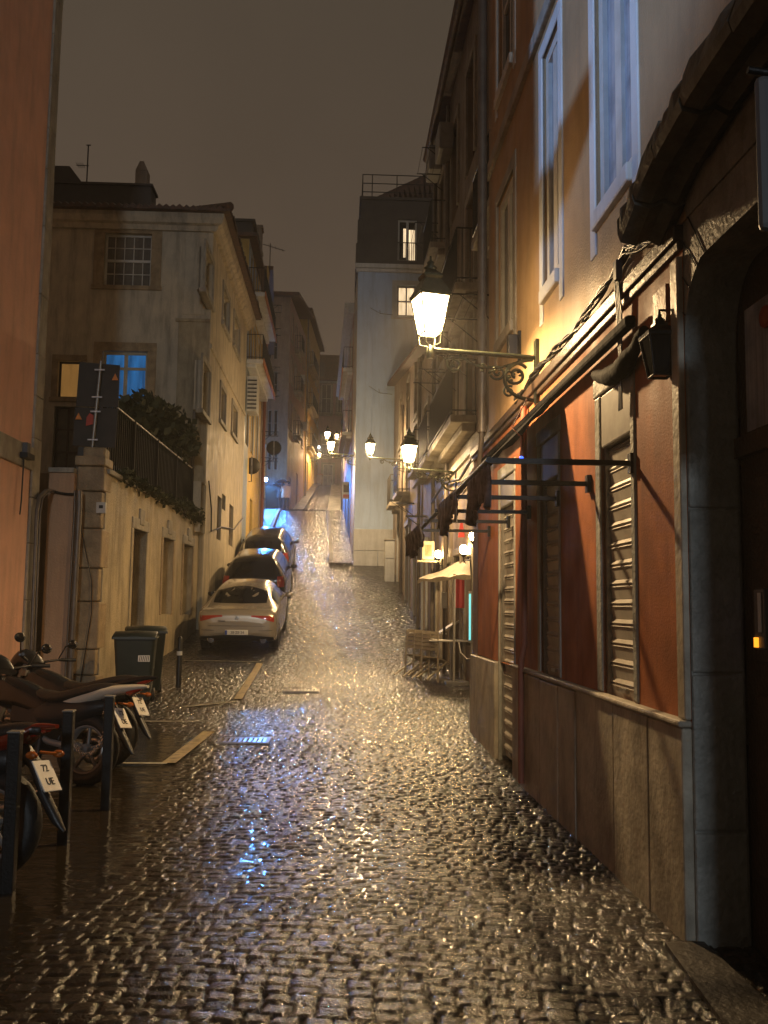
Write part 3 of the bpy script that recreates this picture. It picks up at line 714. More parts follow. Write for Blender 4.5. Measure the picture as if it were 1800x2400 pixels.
mb.quad((-11.5, 25.05 - ov, ZE), (-3.72 + ov, 25.05 - ov, ZE), (-3.72 + ov, 25.06, ZE), (-11.5, 25.06, ZE)); mb.quad((-3.72 + ov, 25.06, ZE), (-3.72 + ov, 34.3, ZE), (-3.75, 34.3, ZE), (-3.75, 25.06, ZE))
mb.build('roof', 'tile', t)
# pilaster strip and ledge on the corner, base moulding on the side
o = FF.rect(421, 700, 474, 1290); MB(FF).box(.02, o[1], -.02, .035, .3, FF.px(440, 755)[1]).box(.0, o[1] + .08, -.02, .07, FF.px(440, 755)[1], FF.px(440, 755)[1] + .09).build('corner_pilaster', 'cream_old_plaster', t, bevel=.012)
MB(FF).box(.15, o[1] - .1, -.02, .02, FF.px(440, 754)[1] + .2, FF.px(440, 560)[1]).build('corner_panel', 'cream_plaster', t, bevel=.01)
a = FD.px(478, 770)[1]; MB(FD).box(.05, FD.len, -.02, .05, 8.5, 8.64).build('string_course', 'cream_plaster', t, bevel=.02)
mb = MB(FD); mb.tube([(.25, .05, 4.9), (.9, .05, 4.2), (1.0, .05, 3.6), (3.2, .05, 3.9), (6.5, .05, 4.1), (9.0, .05, 4.7)], .022, 5); mb.build('wall_conduit', 'cable', t)
MB(FF).tube([(.35, .08, .6), (.35, .08, 4.6), (.34, .08, 7.6)], .05, 8).build('drainpipe', 'pipe_grey', t)
# rooftop room, chimney and aerial
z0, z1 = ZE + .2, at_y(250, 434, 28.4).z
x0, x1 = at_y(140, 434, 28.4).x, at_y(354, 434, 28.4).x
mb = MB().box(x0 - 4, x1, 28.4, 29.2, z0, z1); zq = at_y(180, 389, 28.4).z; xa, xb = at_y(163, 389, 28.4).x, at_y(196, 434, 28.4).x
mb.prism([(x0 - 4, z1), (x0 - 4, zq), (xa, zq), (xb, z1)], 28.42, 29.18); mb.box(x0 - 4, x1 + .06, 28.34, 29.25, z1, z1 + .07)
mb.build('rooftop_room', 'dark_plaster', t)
c = at_y(335, 400, 28.9); zt_ = at_y(335, 388, 28.9).z
MB().box(c.x - .19, c.x + .19, 28.7, 29.1, z1, zt_ - .25).prism([(c.x - .19, zt_ - .25), (c.x + .19, zt_ - .25), (c.x + .06, zt_ + .05), (c.x - .06, zt_ + .05)], 28.7, 29.1).build('chimney', 'brown_plaster', t, bevel=.02)
c = at_y(203, 430, 28.6); zt_ = at_y(203, 340, 28.6).z
mb = MB().tube([(c.x, 28.6, z1), (c.x, 28.6, zt_)], .022, 5)
zz = at_y(203, 388, 28.6).z
mb.tube([(c.x - .34, 28.6, zz), (c.x + .05, 28.6, zz)], .014, 4); mb.tube([(c.x - .3, 28.45, zz), (c.x - .3, 28.75, zz)], .01, 4); mb.tube([(c.x - .06, 28.6, zt_), (c.x + .08, 28.6, zt_)], .02, 4)
for i in range(4): mb.tube([(c.x - .12 - i * .06, 28.42, zz), (c.x - .12 - i * .06, 28.78, zz)], .008, 4)
mb.build('aerial', 'iron', t)
# ---- yellow house with balconies
FY = Frame((-3.75, 34.35), (-3.78, 41.2), (1, 0)); FYF = Frame((-3.75, 34.35), (-9, 34.35), (0, -1))
t = thing('yellow_house', 'yellow and blue tiled house with white bottomed balconies beyond the cream house', 'house', (-3.75, 34.35, 2.6))
ZY = 15.3
yo = [(.6, 1.5, 10.75, 12.7), (2.6, 3.5, 10.75, 12.7), (4.6, 5.5, 10.75, 12.7), (.6, 1.5, 13.35, 15.0), (2.6, 3.5, 13.35, 15.0), (4.6, 5.5, 13.35, 15.0), (.6, 1.4, 7.6, 9.6), (2.6, 3.4, 7.6, 9.6), (4.7, 5.5, 7.6, 9.6), (3.0, 4.0, 2.6, 5.8)]
mb = MB(FY); wall(mb, 1.55, FY.len, 1.8, ZY, yo); shell(mb, 0, FY.len, 1.8, ZY, 5.4); mb.build('wall', 'yellow_plaster', t)
mb = MB(FY); wall(mb, 0, 1.55, 1.8, ZY, [o for o in yo if o[0] < 1]); mb.build('tiled_wall', 'tile_blue', t)
for i, o in enumerate(yo[:-1]): window(FY, t, o, 2, 3, .13, 'white_paint', ['glass_dark', 'glass_curtain'][i % 2], .05, .03, 'stone_white', .1, False)
o = yo[-1]; MB(FY).box(o[0] + .03, o[1] - .03, -.14, -.08, o[2], o[3] - .03).build('door', 'wood_dark', t)
for z in (10.72, 13.3):
    b = railing(FY, t, .15, 6.3, .62, z, .95, sm='white_plaster', step=.13, th=.16)
    MB(FY).box(.15, 6.3, .622, .66, z - .22, z + .03).build('balcony_edge', 'orange_edge', b)
mb = MB(FY); mb.box(-.3, FY.len + .1, -5.5, .3, ZY, ZY + .14);
mb.build('roof', 'tile', t)
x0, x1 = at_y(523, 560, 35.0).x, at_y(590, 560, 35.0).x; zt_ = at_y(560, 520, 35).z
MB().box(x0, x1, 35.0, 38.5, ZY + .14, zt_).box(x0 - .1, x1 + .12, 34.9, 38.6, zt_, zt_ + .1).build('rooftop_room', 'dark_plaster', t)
c = at_y(603, 560, 37.5); MB().box(c.x - .22, c.x + .2, 37.2, 37.7, ZY + .14, at_y(603, 541, 37.5).z).box(c.x - .27, c.x + .25, 37.15, 37.75, at_y(603, 541, 37.5).z, at_y(603, 541, 37.5).z + .12).build('chimney', 'brown_plaster', t)
mb = MB(); c = at_y(632, 640, 40.5); zt_ = at_y(632, 570, 40.5).z; mb.tube([(-3.6, 40.5, ZY), (c.x, 40.5, c.z), (c.x, 40.5, zt_)], .02, 5); mb.tube([at_y(616, 572, 40.5), at_y(668, 588, 40.5)], .014, 4)
for k in range(5):
    p = at_y(630 + 8 * k, 576 + 2.6 * k, 40.5); mb.tube([p + Vector((0, -.2, 0)), p + Vector((0, .2, 0))], .009, 4)
mb.build('aerial', 'iron', t)
o = FY.rect(574, 607, 600, 660); MB(FY).box(1.7, 2.5, .55, .58, 13.4, 14.9).build('roller_blind', 'yellow_plaster', t)
c = FY.P(.7, .33, 9.35); mb = MB(FY).box(.25, 1.15, .02, .42, 8.75, 10.1); ac = mb.build('air_conditioner', 'white_paint', t, bevel=.02)
mb = MB(FY)
for i in range(8): mb.box(.22, .24, .06, .4, 8.85 + i * .15, 8.9 + i * .15)
mb.build('grille', 'iron', ac)
# ---- rust red house
FU = Frame((-3.74, 41.25), (-4.75, 55.6), (1, 0))
t = thing('red_house', 'rust red fronted tall house with clothes racks beyond the yellow house', 'house', (-3.74, 41.25, 4.3))
uo = [(u, u + 1.0, z, z + 1.9) for z in (7.6, 10.6, 13.4) for u in (1.5, 4.6, 7.7, 10.8)] + [(u, u + 1.1, z0, z0 + 2.3) for u, z0 in ((2.2, 4.9), (6.0, 5.8), (9.6, 6.5))]
mb = MB(FU); wall(mb, .7, FU.len, 3, 16.6, uo); shell(mb, 0, FU.len, 3, 16.6, 6); mb.build('wall', 'beige_plaster', t)
mb = MB(FU); wall(mb, 0, .7, 3, 16.6); mb.build('red_pilaster', 'rust_plaster', t)
for i, o in enumerate(uo[:12]): window(FU, t, o, 2, 3, .13, 'white_paint', 'glass_dark', .05, .03, 'stone', .12, True)
for o in uo[12:]: MB(FU).box(o[0] + .03, o[1] - .03, -.14, -.08, o[2], o[3] - .03).build('door', 'wood_dark', t)
MB(FU).box(-.1, FU.len + .1, -6, .35, 16.6, 16.78).build('roof', 'tile', t)
MB(FU).tube([(.82, .09, 4.4), (.82, .09, 16.5)], .07, 8).build('drainpipe', 'rust_plaster', t)
for z in (8.2, 9.4, 11.3, 12.4, 14.2, 15.3):
    mb = MB(FU)
    for u in (.9, 2.0): mb.tube([(u, 0, z), (u, .75, z)], .016, 4)
    for d in (.2, .4, .6, .75): mb.tube([(.9, d, z), (2.0, d, z)], .008, 4)
    mb.tube([(.9, 0, z - .5), (.9, .6, z)], .012, 4); mb.build('clothes_rack', 'iron', t)
# ---- round sign backs on the house fronts
def round_sign(px, py, D, r, label):
    c = at_y(px, py, D); x0 = -3.76
    t = thing('road_sign', label, 'road sign', c)
    MB().lathe((c.x, c.y, c.z), [(.001, -.012), (r, -.012), (r, .012), (.001, .012)], 24, 'y').build('disc', 'sign_dark', t)
    MB().box(c.x - .03, c.x + .03, c.y - .035, c.y - .013, c.z - r * 1.15, c.z + r * 1.1).build('back_rail', 'zinc', t)
    MB().tube([(x0, c.y, c.z - .62), (c.x, c.y - .02, c.z - .62), (c.x, c.y - .02, c.z)], .02, 6).build('bracket', 'iron', t)
round_sign(590, 1092, 36.5, .33, 'round road sign seen from behind on a bracket by the yellow house')
round_sign(642, 1050, 45, .36, 'round dark sign back jutting from the rust red house')
# ---- cool white wall lamp that paints the wet road blue
c = at_y(621, 1124, 57.2)
t = thing('wall_lamp', 'cold blue white wall lamp glaring at the far street corner', 'lamp', c)
MB().box(c.x - .12, c.x + .12, c.y + .05, c.y + .18, c.z - .1, c.z + .12).box(c.x - .02, c.x + .02, c.y + .18, c.y + 1.4, c.z, c.z + .04).build('housing', 'iron', t)
MB().ball(c, .15, 12, 8, (1, .5, .8)).build('bulb', 'cool_glow', t)
# ---- tall beige house on the far left corner
FL = Frame((-3.68, 58.8), (-3.05, 68.2), (1, 0)); FLF = Frame((-3.68, 58.8), (-9.5, 58.8), (0, -1))
t = thing('corner_house', 'tall beige corner house with drooping dark eaves beyond the crossing', 'house', (-3.68, 58.8, 7.4))
fo = [FLF.rect(628 + 14 * i, y, 636 + 14 * i, y + 62) for i in range(2) for y in (780, 870, 960, 1040)]
lo = [(u, u + .9, z, z + 1.7) for z in (9.9, 12.9, 15.9, 18.7) for u in (.8, 3.0, 5.2, 7.4)]; ld = [(1.2, 2.2, 7.6, 9.8), (5.0, 6.0, 8.4, 10.6)]
mb = MB(FLF); wall(mb, 0, FLF.len, 6, 21.3, fo); mb.build('wall', 'beige_plaster', t)
mb = MB(FL); wall(mb, 0, FL.len, 6, 21.3, [o for o in lo if o[2] != 9.9] + ld); shell(mb, 0, FL.len, 6, 21.3, 5.8, False); mb.build('wall', 'pink_plaster', t)
for o in fo: window(FLF, t, o, 1, 2, .12, 'grey_paint', 'glass_dark', .05)
for o in lo[4:]: window(FL, t, o, 1, 2, .12, 'white_paint', 'glass_dark', .05, .03, 'stone', .1)
for o in ld: MB(FL).box(o[0] + .03, o[1] - .03, -.13, -.08, o[2], o[3] - .03).build('door', 'wood_dark', t)
mb = MB(); za, zb = 21.4, 23.0
A = [(-9.5, 58.2, za), (-3.1, 58.2, za), (-2.5, 68.4, zb), (-9.5, 68.4, zb), (-6.6, 61, za + 1.0), (-6.2, 66, zb + 1.0)]
mb.add(A, [(0, 1, 4), (1, 2, 5, 4), (2, 3, 5), (3, 0, 4, 5)]); mb.add([(-9.5, 58.2, za), (-3.1, 58.2, za), (-2.5, 68.4, zb), (-9.5, 68.4, zb), (-9.5, 58.2, za - .22), (-3.1, 58.2, za - .22), (-2.5, 68.4, zb - .22), (-9.5, 68.4, zb - .22)], [(0, 1, 5, 4), (1, 2, 6, 5), (4, 5, 6, 7)])
mb.build('roof', 'tile', t)
for z in (12.8, 15.8, 18.6): railing(FL, t, 2.7, 4.2, .5, z, .95, step=.14, sm='stone')
for u, z in ((6.3, 17.2), (8.2, 14.2)): MB(FL).box(u, u + .6, .02, .32, z, z + .55).build('air_conditioner', 'white_paint', t, bevel=.02)
# ---- ochre yellow house further up
FO = Frame((-3.02, 68.3), (-2.35, 79.5), (1, 0)); t = thing('ochre_house', 'narrow yellow house up the hill past the tall beige corner house', 'house', (-3, 68.3, 9.4))
oo = [(u, u + 1, z, z + 1.9) for z in (13.5, 16.6, 19.7) for u in (1.2, 4.2, 7.2, 9.4)]; od = [(2, 3.1, 9.9, 12.4), (6.4, 7.5, 10.8, 13.2)]
mb = MB(FO); wall(mb, 0, FO.len, 8, 23.4, oo + od); shell(mb, 0, FO.len, 8, 23.4, 5); mb.build('wall', 'yellow_plaster', t)
for o in oo: window(FO, t, o, 1, 2, .12, 'white_paint', 'glass_dark', .05, .03, 'stone_white', .1)
for o in od: MB(FO).box(o[0] + .03, o[1] - .03, -.13, -.08, o[2], o[3] - .03).build('door', 'wood_dark', t)
for z in (13.4, 16.5, 19.6): railing(FO, t, .9, 5.4, .5, z, .95, step=.14)
MB(FO).box(-.1, FO.len + .1, -5, .4, 23.4, 23.62).build('roof', 'tile', t)
MB(FO).tube([(.3, .08, 9), (.3, .08, 23.3)], .06, 6).build('drainpipe', 'zinc', t)
# ---- house closing the end of the street
FE = Frame((-3.6, 87), (4.5, 87), (0, -1)); t = thing('end_house', 'pinkish house closing the top of the street under a dark mansard roof', 'house', (0, 87, 12.2))
eo = [FE.rect(754, 900, 776, 968), FE.rect(754, 1016, 776, 1068), FE.rect(792, 900, 806, 968), FE.rect(792, 1016, 806, 1068), FE.rect(757, 1088, 780, 1140)]
mb = MB(FE); wall(mb, 0, FE.len, 11, 22.6, eo); shell(mb, 0, FE.len, 11, 22.6, 6); mb.build('wall', 'pink_plaster', t)
for i, o in enumerate(eo): window(FE, t, o, 2, 2, .12, 'white_paint', 'glass_curtain' if i != 4 else 'glass_sheer', .06, .04, 'stone', .16)
zt_ = at_y(770, 826, 87).z
mb = MB(FE)
mb.add([(0, .4, 22.6), (FE.len, .4, 22.6), (FE.len, -.9, zt_), (0, -.9, zt_), (0, -6, 22.6), (FE.len, -6, 22.6), (FE.len, -5, zt_), (0, -5, zt_)], [(0, 1, 2, 3), (3, 2, 6, 7), (7, 6, 5, 4), (0, 3, 7, 4), (1, 2, 6, 5), (0, 1, 5, 4)])
mb.build('roof', 'tile', t)
MB(FE).box(0, FE.len, .0, .25, 22.4, 22.6).build('cornice', 'stone_white', t)
o = FE.rect(757, 835, 775, 880)
MB(FE).box(.8, 1.5, -.6, .25, 23.0, 24.4).build('dormer', 'dark_plaster', t)
for o in eo[:4]: railing(FE, t, o[0] - .2, o[1] + .2, .4, o[2] - .04, .9, step=.16)
# ================================================================ RIGHT SIDE
FW = Frame((1.755, 1.0), (1.65, 11.9), (-1, 0))
LEN = FW.len
def U(px, py=1400): return FW.px(px, py)[0]
t = thing('shop_house', 'ochre and red shop house with closed roller shutters on the right of the street', 'house', (1.7, 8, 0))
UE = U(1146); UP = U(1606) ; ZP = FW.px(1400, 1629)[1]; ZB = 3.5
shA = (U(1485), U(1413), ZP, 3.02); shB = (U(1311), U(1268), ZP, 3.0); shC = (U(1206), U(1172), .06, 2.95)
w2 = (U(1500), U(1408), 4.30, 6.5); w1 = (U(1318), U(1278), 4.32, 6.45); w0 = (U(1206), U(1166), 4.5, 6.1)
UT = UE + .02
w3 = [(a, b, 7.35, 9.4) for a, b, *_ in (w0, w1, w2)]
mb = MB(FW)
wall(mb, -1.0, UT, ZB + .09, 12.5, [w0, w1, w2] + w3, .2)
mb.quad((UT, 0, 3.3), (UT, -6, 3.3), (UT, -6, 12.5), (UT, 0, 12.5)); mb.quad((-1.0, 0, 12.5), (UT, 0, 12.5), (UT, -6, 12.5), (-1.0, -6, 12.5)); mb.quad((-1, -6, -.2), (UT, -6, -.2), (UT, -6, 12.5), (-1, -6, 12.5))
mb.quad((-1, 0, -.2), (-1, -6, -.2), (-1, -6, 12.5), (-1, 0, 12.5))
mb.build('upper_wall', 'ochre_plaster', t)
mb = MB(FW); wall(mb, UP - .06, LEN, ZP, ZB, [shA, shB, (shC[0], shC[1], ZP, shC[3])], .2)
mb.quad((LEN, 0, -.2), (LEN, -4, -.2), (LEN, -4, ZB), (LEN, 0, ZB)); mb.quad((UT - .02, 0, ZB), (LEN, 0, ZB), (LEN, -4, ZB), (UT - .02, -4, ZB))
mb.build('shopfront_wall', 'red_plaster', t)
MB(FW).box(UP - .06, LEN + .02, -.05, .05, ZB, ZB + .085).box(UP - .06, LEN, -.05, .028, ZB - .05, ZB - .002).build('string_course', 'wood_dark', t, bevel=.01)
MB(FW).box(-.9, UT, -.02, .05, 6.66, 6.80).build('string_course', 'stone', t, bevel=.012)
# plinth of upright slabs
mb = MB(FW); mbd = MB(FW); u = UP - .04
while u < LEN - .01:
    wv = min(rnd.uniform(.5, 1.15), LEN - u)
    if LEN - u - wv < .2: wv = LEN - u
    a, b = u + .004, u + wv - .004; zt_ = ZP - .008 + rnd.uniform(-.012, .006); pr = .035 + rnd.uniform(0, .018)
    if b > shC[0] - .05 and a < shC[1] + .05:
        if a < shC[0] - .12: mb.box(a, shC[0] - .06, -.12, pr, -.2, zt_)
        if b > shC[1] + .12: mbd.box(shC[1] + .06, b, -.12, pr, -.2, zt_)
    else: (mb if b < shC[0] else mbd).box(a, b, -.12, pr, -.2, zt_)
    u += wv
mb.build('plinth', 'stone_plinth', t, bevel=.012); mbd.build('plinth', 'stone_plinth', t, bevel=.012)
MB(FW).box(UP - .05, shC[0] - .03, -.02, .066, ZP - .004, ZP + .03).build('plinth_ledge', 'stone', t, bevel=.012)
# stone jambs
for (a, b, z0, z1), jl, jr in ((shA, .085, .12), (shB, .06, .10), (shC, .05, .06)):
    mb = MB(FW); zb = z0 + (.032 if z0 > .5 else -.2)
    mb.box(a - jl, a, -.19, .012, zb, z1).box(b, b + jr, -.19, .012, zb, z1).box(a - jl - .02, b + jr + .02, -.19, .016, z1, z1 + .13)
    mb.build('shutter_surround', 'stone_jamb', t, bevel=.014)
MB(FW).box(UP - .05, UP + .06, -.1, .03, ZP + .032, 3.42).build('corner_strip', 'stone_plinth', t, bevel=.012)
def shutter(o, label_mat, fascia):
    a, b, z0, z1 = o; z1b = z1 - fascia; mb = MB(FW); z = z0 + .01
    while z < z1b - .02:
        h = min(.125, z1b - z)
        mb.add([(a + .01, -0.053, z), (b - .01, -0.053, z), (b - .01, -0.043, z + h * .55), (a + .01, -0.043, z + h * .55),
                (a + .01, -0.036, z + h * .62), (b - .01, -0.036, z + h * .62), (a + .01, -0.048, z + h * .72), (b - .01, -0.048, z + h * .72),
                (a + .01, -0.034, z + h * .8), (b - .01, -0.034, z + h * .8), (a + .01, -0.055, z + h), (b - .01, -0.055, z + h)],
               [(0, 1, 2, 3), (3, 2, 5, 4), (4, 5, 7, 6), (6, 7, 9, 8), (8, 9, 11, 10)])
        z += h
    s = mb.build('roller_shutter', label_mat, t)
    MB(FW).box(a + .004, a + .04, -0.078, -0.018, z0, z1b).box(b - .04, b - .004, -0.078, -0.018, z0, z1b).build('guide_rail', 'zinc', s)
    if fascia: MB(FW).box(a + .004, b - .004, -0.088, 0.002, z1b, z1 - .004).build('shutter_box', 'grey_paint', s, bevel=.012)
    MB(FW).box((a + b) / 2 - .07, (a + b) / 2 + .07, -0.043, -0.023, z0 + .06, z0 + .085).build('handle', 'steel', s)
shutter(shA, 'shutter_metal', .36); shutter(shB, 'shutter_metal', .34); shutter(shC, 'shutter_metal', .3)
for o, sur in ((w2, 'white_plaster'), (w1, 'white_plaster'), (w0, 'stone')):
    window(FW, t, o, 2, 1, .08, 'white_paint', 'glass_sheer' if o is not w0 else 'glass_curtain', .09, .13, sur, .13, True, .012, ears=.28)
for o in w3: window(FW, t, o, 2, 2, .10, 'white_paint', 'glass_dark', .07, .07, 'white_plaster', .12, True, .012, ears=.2)
MB(FW).tube([(UT - .12, .1, 3.6), (UT - .12, .1, 12.4)], .055, 8).tube([(UT - .12, .1, 3.6), (UT - .05, .12, 3.2), (LEN - .9, .09, 3.0)], .03, 6).build('drainpipe', 'pipe_grey', t)
u = U(1240); MB(FW).tube([(u, .075, .05), (u, .075, ZP + .1), (u - .01, .045, ZP + .25), (u - .01, .045, 3.45)], .028, 8).build('drainpipe', 'rust_plaster', t)
MB(FW).box(LEN - .42, LEN + .004, -.3, .006, -.2, 3.15).build('corner_pier', 'wood_brown', t, bevel=.02)
mb = MB(FW); uu = U(1570); mb.box(uu - .1, uu + .1, .0, .03, 3.13, 3.33); mb.build('wall_plate', 'rust_plaster', t)
# ---- stone portal
t = thing('stone_portal', 'weathered dark stone doorway with a heavy arched hood at the street edge', 'doorway', (1.73, 3.5, 0))
UR = UP - .055; UL = 1.35
zc = 3.33; r = .28
arc = [(UR, zc - r - .1)] + [(UR - r * (1 - math.cos(a)), zc - (r + .1) + (r + .1) * math.sin(a)) for a in [math.pi / 2 * k / 8 for k in range(1, 9)]]
arcL = [(UL + r, zc)] + [(UL + r * (1 - math.cos(a)), zc - r + r * math.sin(a)) for a in [math.pi / 2 * (8 - k) / 8 for k in range(1, 9)]]
prof = [(UR, -.2)] + arc + arcL + [(UL, -.2)]
mb = MB(FW)
vs = [(u, -.004, z) for u, z in prof] + [(u, -.27, z) for u, z in prof]; n = len(prof)
mb.add(vs, [(i, i + 1, n + i + 1, n + i) for i in range(n - 1)])
mb.build('door_reveal', 'stone_pilaster', t)
# flat stone round the opening
mb = MB(FW); ZT = ZB + .088
for ua, ub in ((-.6, 3.55),): mb.box(ua, ub, -.05, .006, ZT, 3.88)
pts = prof[1:-1]
for i in range(len(pts) - 1):
    (ua, za), (ub, zb_) = pts[i], pts[i + 1]
    mb.quad((ua, -.004, za), (ub, -.004, zb_), (ub, -.004, ZT), (ua, -.004, ZT))
mb.quad((-1, -.004, -.2), (UL, -.004, -.2), (UL, -.004, ZT), (-1, -.004, ZT))
mb.quad((UR, -.004, -.2), (UP - .041, -.004, -.2), (UP - .041, -.004, ZT), (UR, -.004, ZT))
mb.build('portal_stone', 'stone_pilaster', t)
# door leaf
mb = MB(FW); mb.box(UL, UR, -.34, -.28, -.1, zc + .05); d = mb.build('door', 'wood_dark', t)
for k in range(4):
    ua = UR - .12 - k * .55; MB(FW).box(ua - .4, ua, -.29, -.262, .35, 1.2).box(ua - .4, ua, -.29, -.262, 1.35, 2.25).build('door_panel', 'wood_dark', d, bevel=.015)
MB(FW).box(UR - 1.1, UR - .1, -.282, -.272, 2.48, 3.1).build('transom_pane', 'glass_sheer', d)
MB(FW).box(UL, UR, -.29, -.24, 2.36, 2.46).build('transom_bar', 'wood_dark', d)
o = FW.px(1797, 742, -.27); mb = MB(FW).lathe((o[0], -.268, o[1]), [(.001, 0), (.055, .004), (.05, .014), (.001, .02)], 16, 'y'); mb.build('reflection_disc', 'red_reflection', d)  # faintly glowing disc stands in for a red reflection in the transom glass
# hood
path = [(4.80, 3.55), (4.62, 3.62), (4.42, 3.70), (4.2, 3.755), (3.95, 3.79), (3.6, 3.81), (3.2, 3.82), (2.6, 3.82), (2.0, 3.80), (1.6, 3.72), (1.3, 3.58)]
def hoodring(D, z, k):
    u = D - 1.0; q = random.Random(k); j = lambda: q.uniform(-.018, .018)
    return [(u, .0, z + .03), (u, .06, z - .01), (u, .12, z + .02), (u, .19, z - .012), (u, .27, z + .005), (u, .285, z + .05), (u, .275 + j(), z + .12 + j()), (u, .24 + j(), z + .17 + j()), (u, .12, z + .2 + j()), (u, 0, z + .22)]
P = []
for i in range(len(path) - 1):
    for k in range(5):
        s = k / 5; P.append((path[i][0] * (1 - s) + path[i + 1][0] * s, path[i][1] * (1 - s) + path[i + 1][1] * s))
P.append(path[-1])
mb = MB(FW); q = random.Random(8)
for s in range(0, len(P) - 1, 7):
    seg = P[s:min(s + 8, len(P))]; dz = q.uniform(-.012, .012); g = .008
    rr_ = [hoodring(a, b + dz, s + i) for i, (a, b) in enumerate(seg)]
    rr_[0] = [(u - g, d, z) for u, d, z in rr_[0]]; rr_[-1] = [(u + g, d, z) for u, d, z in rr_[-1]]
    mb.ring(rr_, True, smooth=False)
mb.build('arched_hood', 'stone_dark', t)
for z0, z1 in ((-.2, .52), (.53, 1.28), (1.29, 2.1), (2.11, 2.86)):
    MB(FW).box(UR - .012, UR + .03, -.265, -.0045, z0, z1).build('jamb_block', 'stone_pilaster', t, bevel=.012)
mb = MB(FW); q = random.Random(6)
for k in range(2, len(pts) - 2, 2):
    (ua, za) = pts[k]; cu = (UR + UL) / 2; a = math.atan2(za - 2.2, ua - cu); L_ = .34
    mb.tube([(ua, .001, za), (ua + L_ * math.cos(a), .001, za + L_ * math.sin(a))], .004, 4)
mb.build('joint', 'plate_dark', t)
# ---- intercom by the door
o = FW.px(1782, 1456, -.2)
t = thing('intercom', 'grey intercom panel with amber light beside the dark doorway', 'intercom', FW.P(o[0], -.26, o[1]))
MB(FW).box(o[0] - .06, o[0] + .045, -.26, -.19, o[1] - .13, o[1] + .15).build('case', 'panel_grey', t, bevel=.008)
MB(FW).box(o[0] - .045, o[0] - .01, -.188, -.184, o[1] - .05, o[1] + .13).build('face_plate', 'steel', t)
MB(FW).box(o[0] - .0, o[0] + .03, -.19, -.18, o[1] - .12, o[1] - .075).build('amber_light', 'amber_glow', t)
mb = MB(FW)
for k in range(6): mb.box(o[0] + .05, o[0] + .056, -.22, -.21, o[1] - .1 + k * .02, o[1] - .092 + k * .02)
mb.build('blue_lights', 'led_glow', t)
# ---- projecting sign at the very edge
a, b = at_y(1772, 175, 2.6), at_y(1830, 540, 2.6)
t = thing('projecting_sign', 'plain grey projecting board above the stone doorway', 'sign', (1.7, 2.6, a.z))
MB().box(a.x, 1.74, 2.59, 2.63, b.z, a.z).build('board', 'panel_grey', t, bevel=.02)
MB().tube([(1.74, 2.61, a.z - .05), (a.x - .02, 2.61, a.z + .02)], .012, 6).build('bracket', 'iron', t); MB().tube([(1.74, 2.61, b.z - .03), (a.x + .1, 2.61, b.z - .02)], .012, 6).build('bracket', 'iron', t)
# ---- bundle of cables
mb = MB(FW); q = random.Random(4)
ctl = [(U(1222), 3.60), (U(1245), 3.62), (U(1290), 3.66), (U(1340), 3.63), (U(1400), 3.64), (U(1450), 3.70), (U(1500), 3.74), (U(1600), 3.60)]
for s in range(7):
    ph = q.random() * 6; pts = []
    for i in range(len(ctl) - 1):
        for k in range(6):
            f_ = k / 6; uu = ctl[i][0] * (1 - f_) + ctl[i + 1][0] * f_; zz = ctl[i][1] * (1 - f_) + ctl[i + 1][1] * f_
            pts.append((uu, .05 + .016 * math.cos(uu * 7 + ph), zz + .021 * math.sin(uu * 7 + ph) + q.uniform(-.008, .008) - .01 * s % .03))
    mb.tube(pts, .007 + .003 * (s % 2), 5)
o = mb.build('cable_bundle', 'cable', loc=FW.P(6, .06, 3.7)); tag(o, 'thick twisted bundle of black cables sagging along the ochre wall', 'cables')
mb = MB(FW); u = U(1483)
for s in range(4): mb.tube([(u + .02 * s, .07, 3.72), (u + .03 * s - .02, .05, 3.4), (u + .01 * s, .05, 3.05), (u + .02 * s, .05, 2.8)], .006, 5)
mb.box(u - .03, u + .03, .045, .085, 3.60, 3.72)
tag(mb.build('hanging_wires', 'panel_grey', loc=FW.P(u, .05, 2.8)), 'loose blue grey wires hanging from the cable bundle over the red band', 'cables')
# ---- black floodlight box by the lamp
u = U(1222); z = FW.px(1222, 812)[1]
t = thing('floodlight', 'black box floodlight fixed above the big lamp bracket', 'floodlight', FW.P(u, .05, z))
MB(FW).box(u - .04, u + .06, .03, .13, z - .1, z + .12).build('case', 'black_plastic', t, bevel=.01)
MB(FW).box(u - .02, u + .02, .0, .03, z - .14, z + .16).build('bracket', 'iron', t)
# ---- awning frame with rolled and hanging cloth
AX = .83; AZ = 2.46
t = thing('awning', 'black awning frame with gathered cloth scraps on the red shop front', 'awning', (1.66, 8, 3.3))
ud = lambda D: D - 1.0
mb = MB(FW); mb.box(ud(5.25), ud(10.75), .035, .10, 3.235, 3.305); mb.build('roller_case', 'black_cloth', t, bevel=.02)
q = random.Random(2); rings = []
for k in range(15):
    u = ud(5.05) + 1.0 * k / 14; rr = .03 + .035 * math.sin(math.pi * k / 14) ** .6 + q.uniform(-.01, .01)
    rings.append([(u, .06 + rr * .8 * math.cos(a), 3.14 - .10 * math.sin(math.pi * k / 14) + rr * math.sin(a)) for a in [6.283 * j / 10 for j in range(10)]])
MB(FW).ring(rings).build('gathered_cloth', 'black_cloth', t)
for D in (5.45, 6.4, 7.3, 8.4, 9.4, 10.6):
    MB(FW).box(ud(D) - .014, ud(D) + .014, .02, 1.70 - AX, AZ - .016, AZ + .016).box(ud(D) - .03, ud(D) + .03, .002, .03, AZ - .06, AZ + .06).build('arm', 'iron', t)
MB(FW).tube([(ud(5.42), 1.70 - AX, AZ), (ud(12.2), 1.68 - AX - .06, AZ)], .02, 8).build('front_bar', 'iron', t)
rows_ = []; q = random.Random(12)
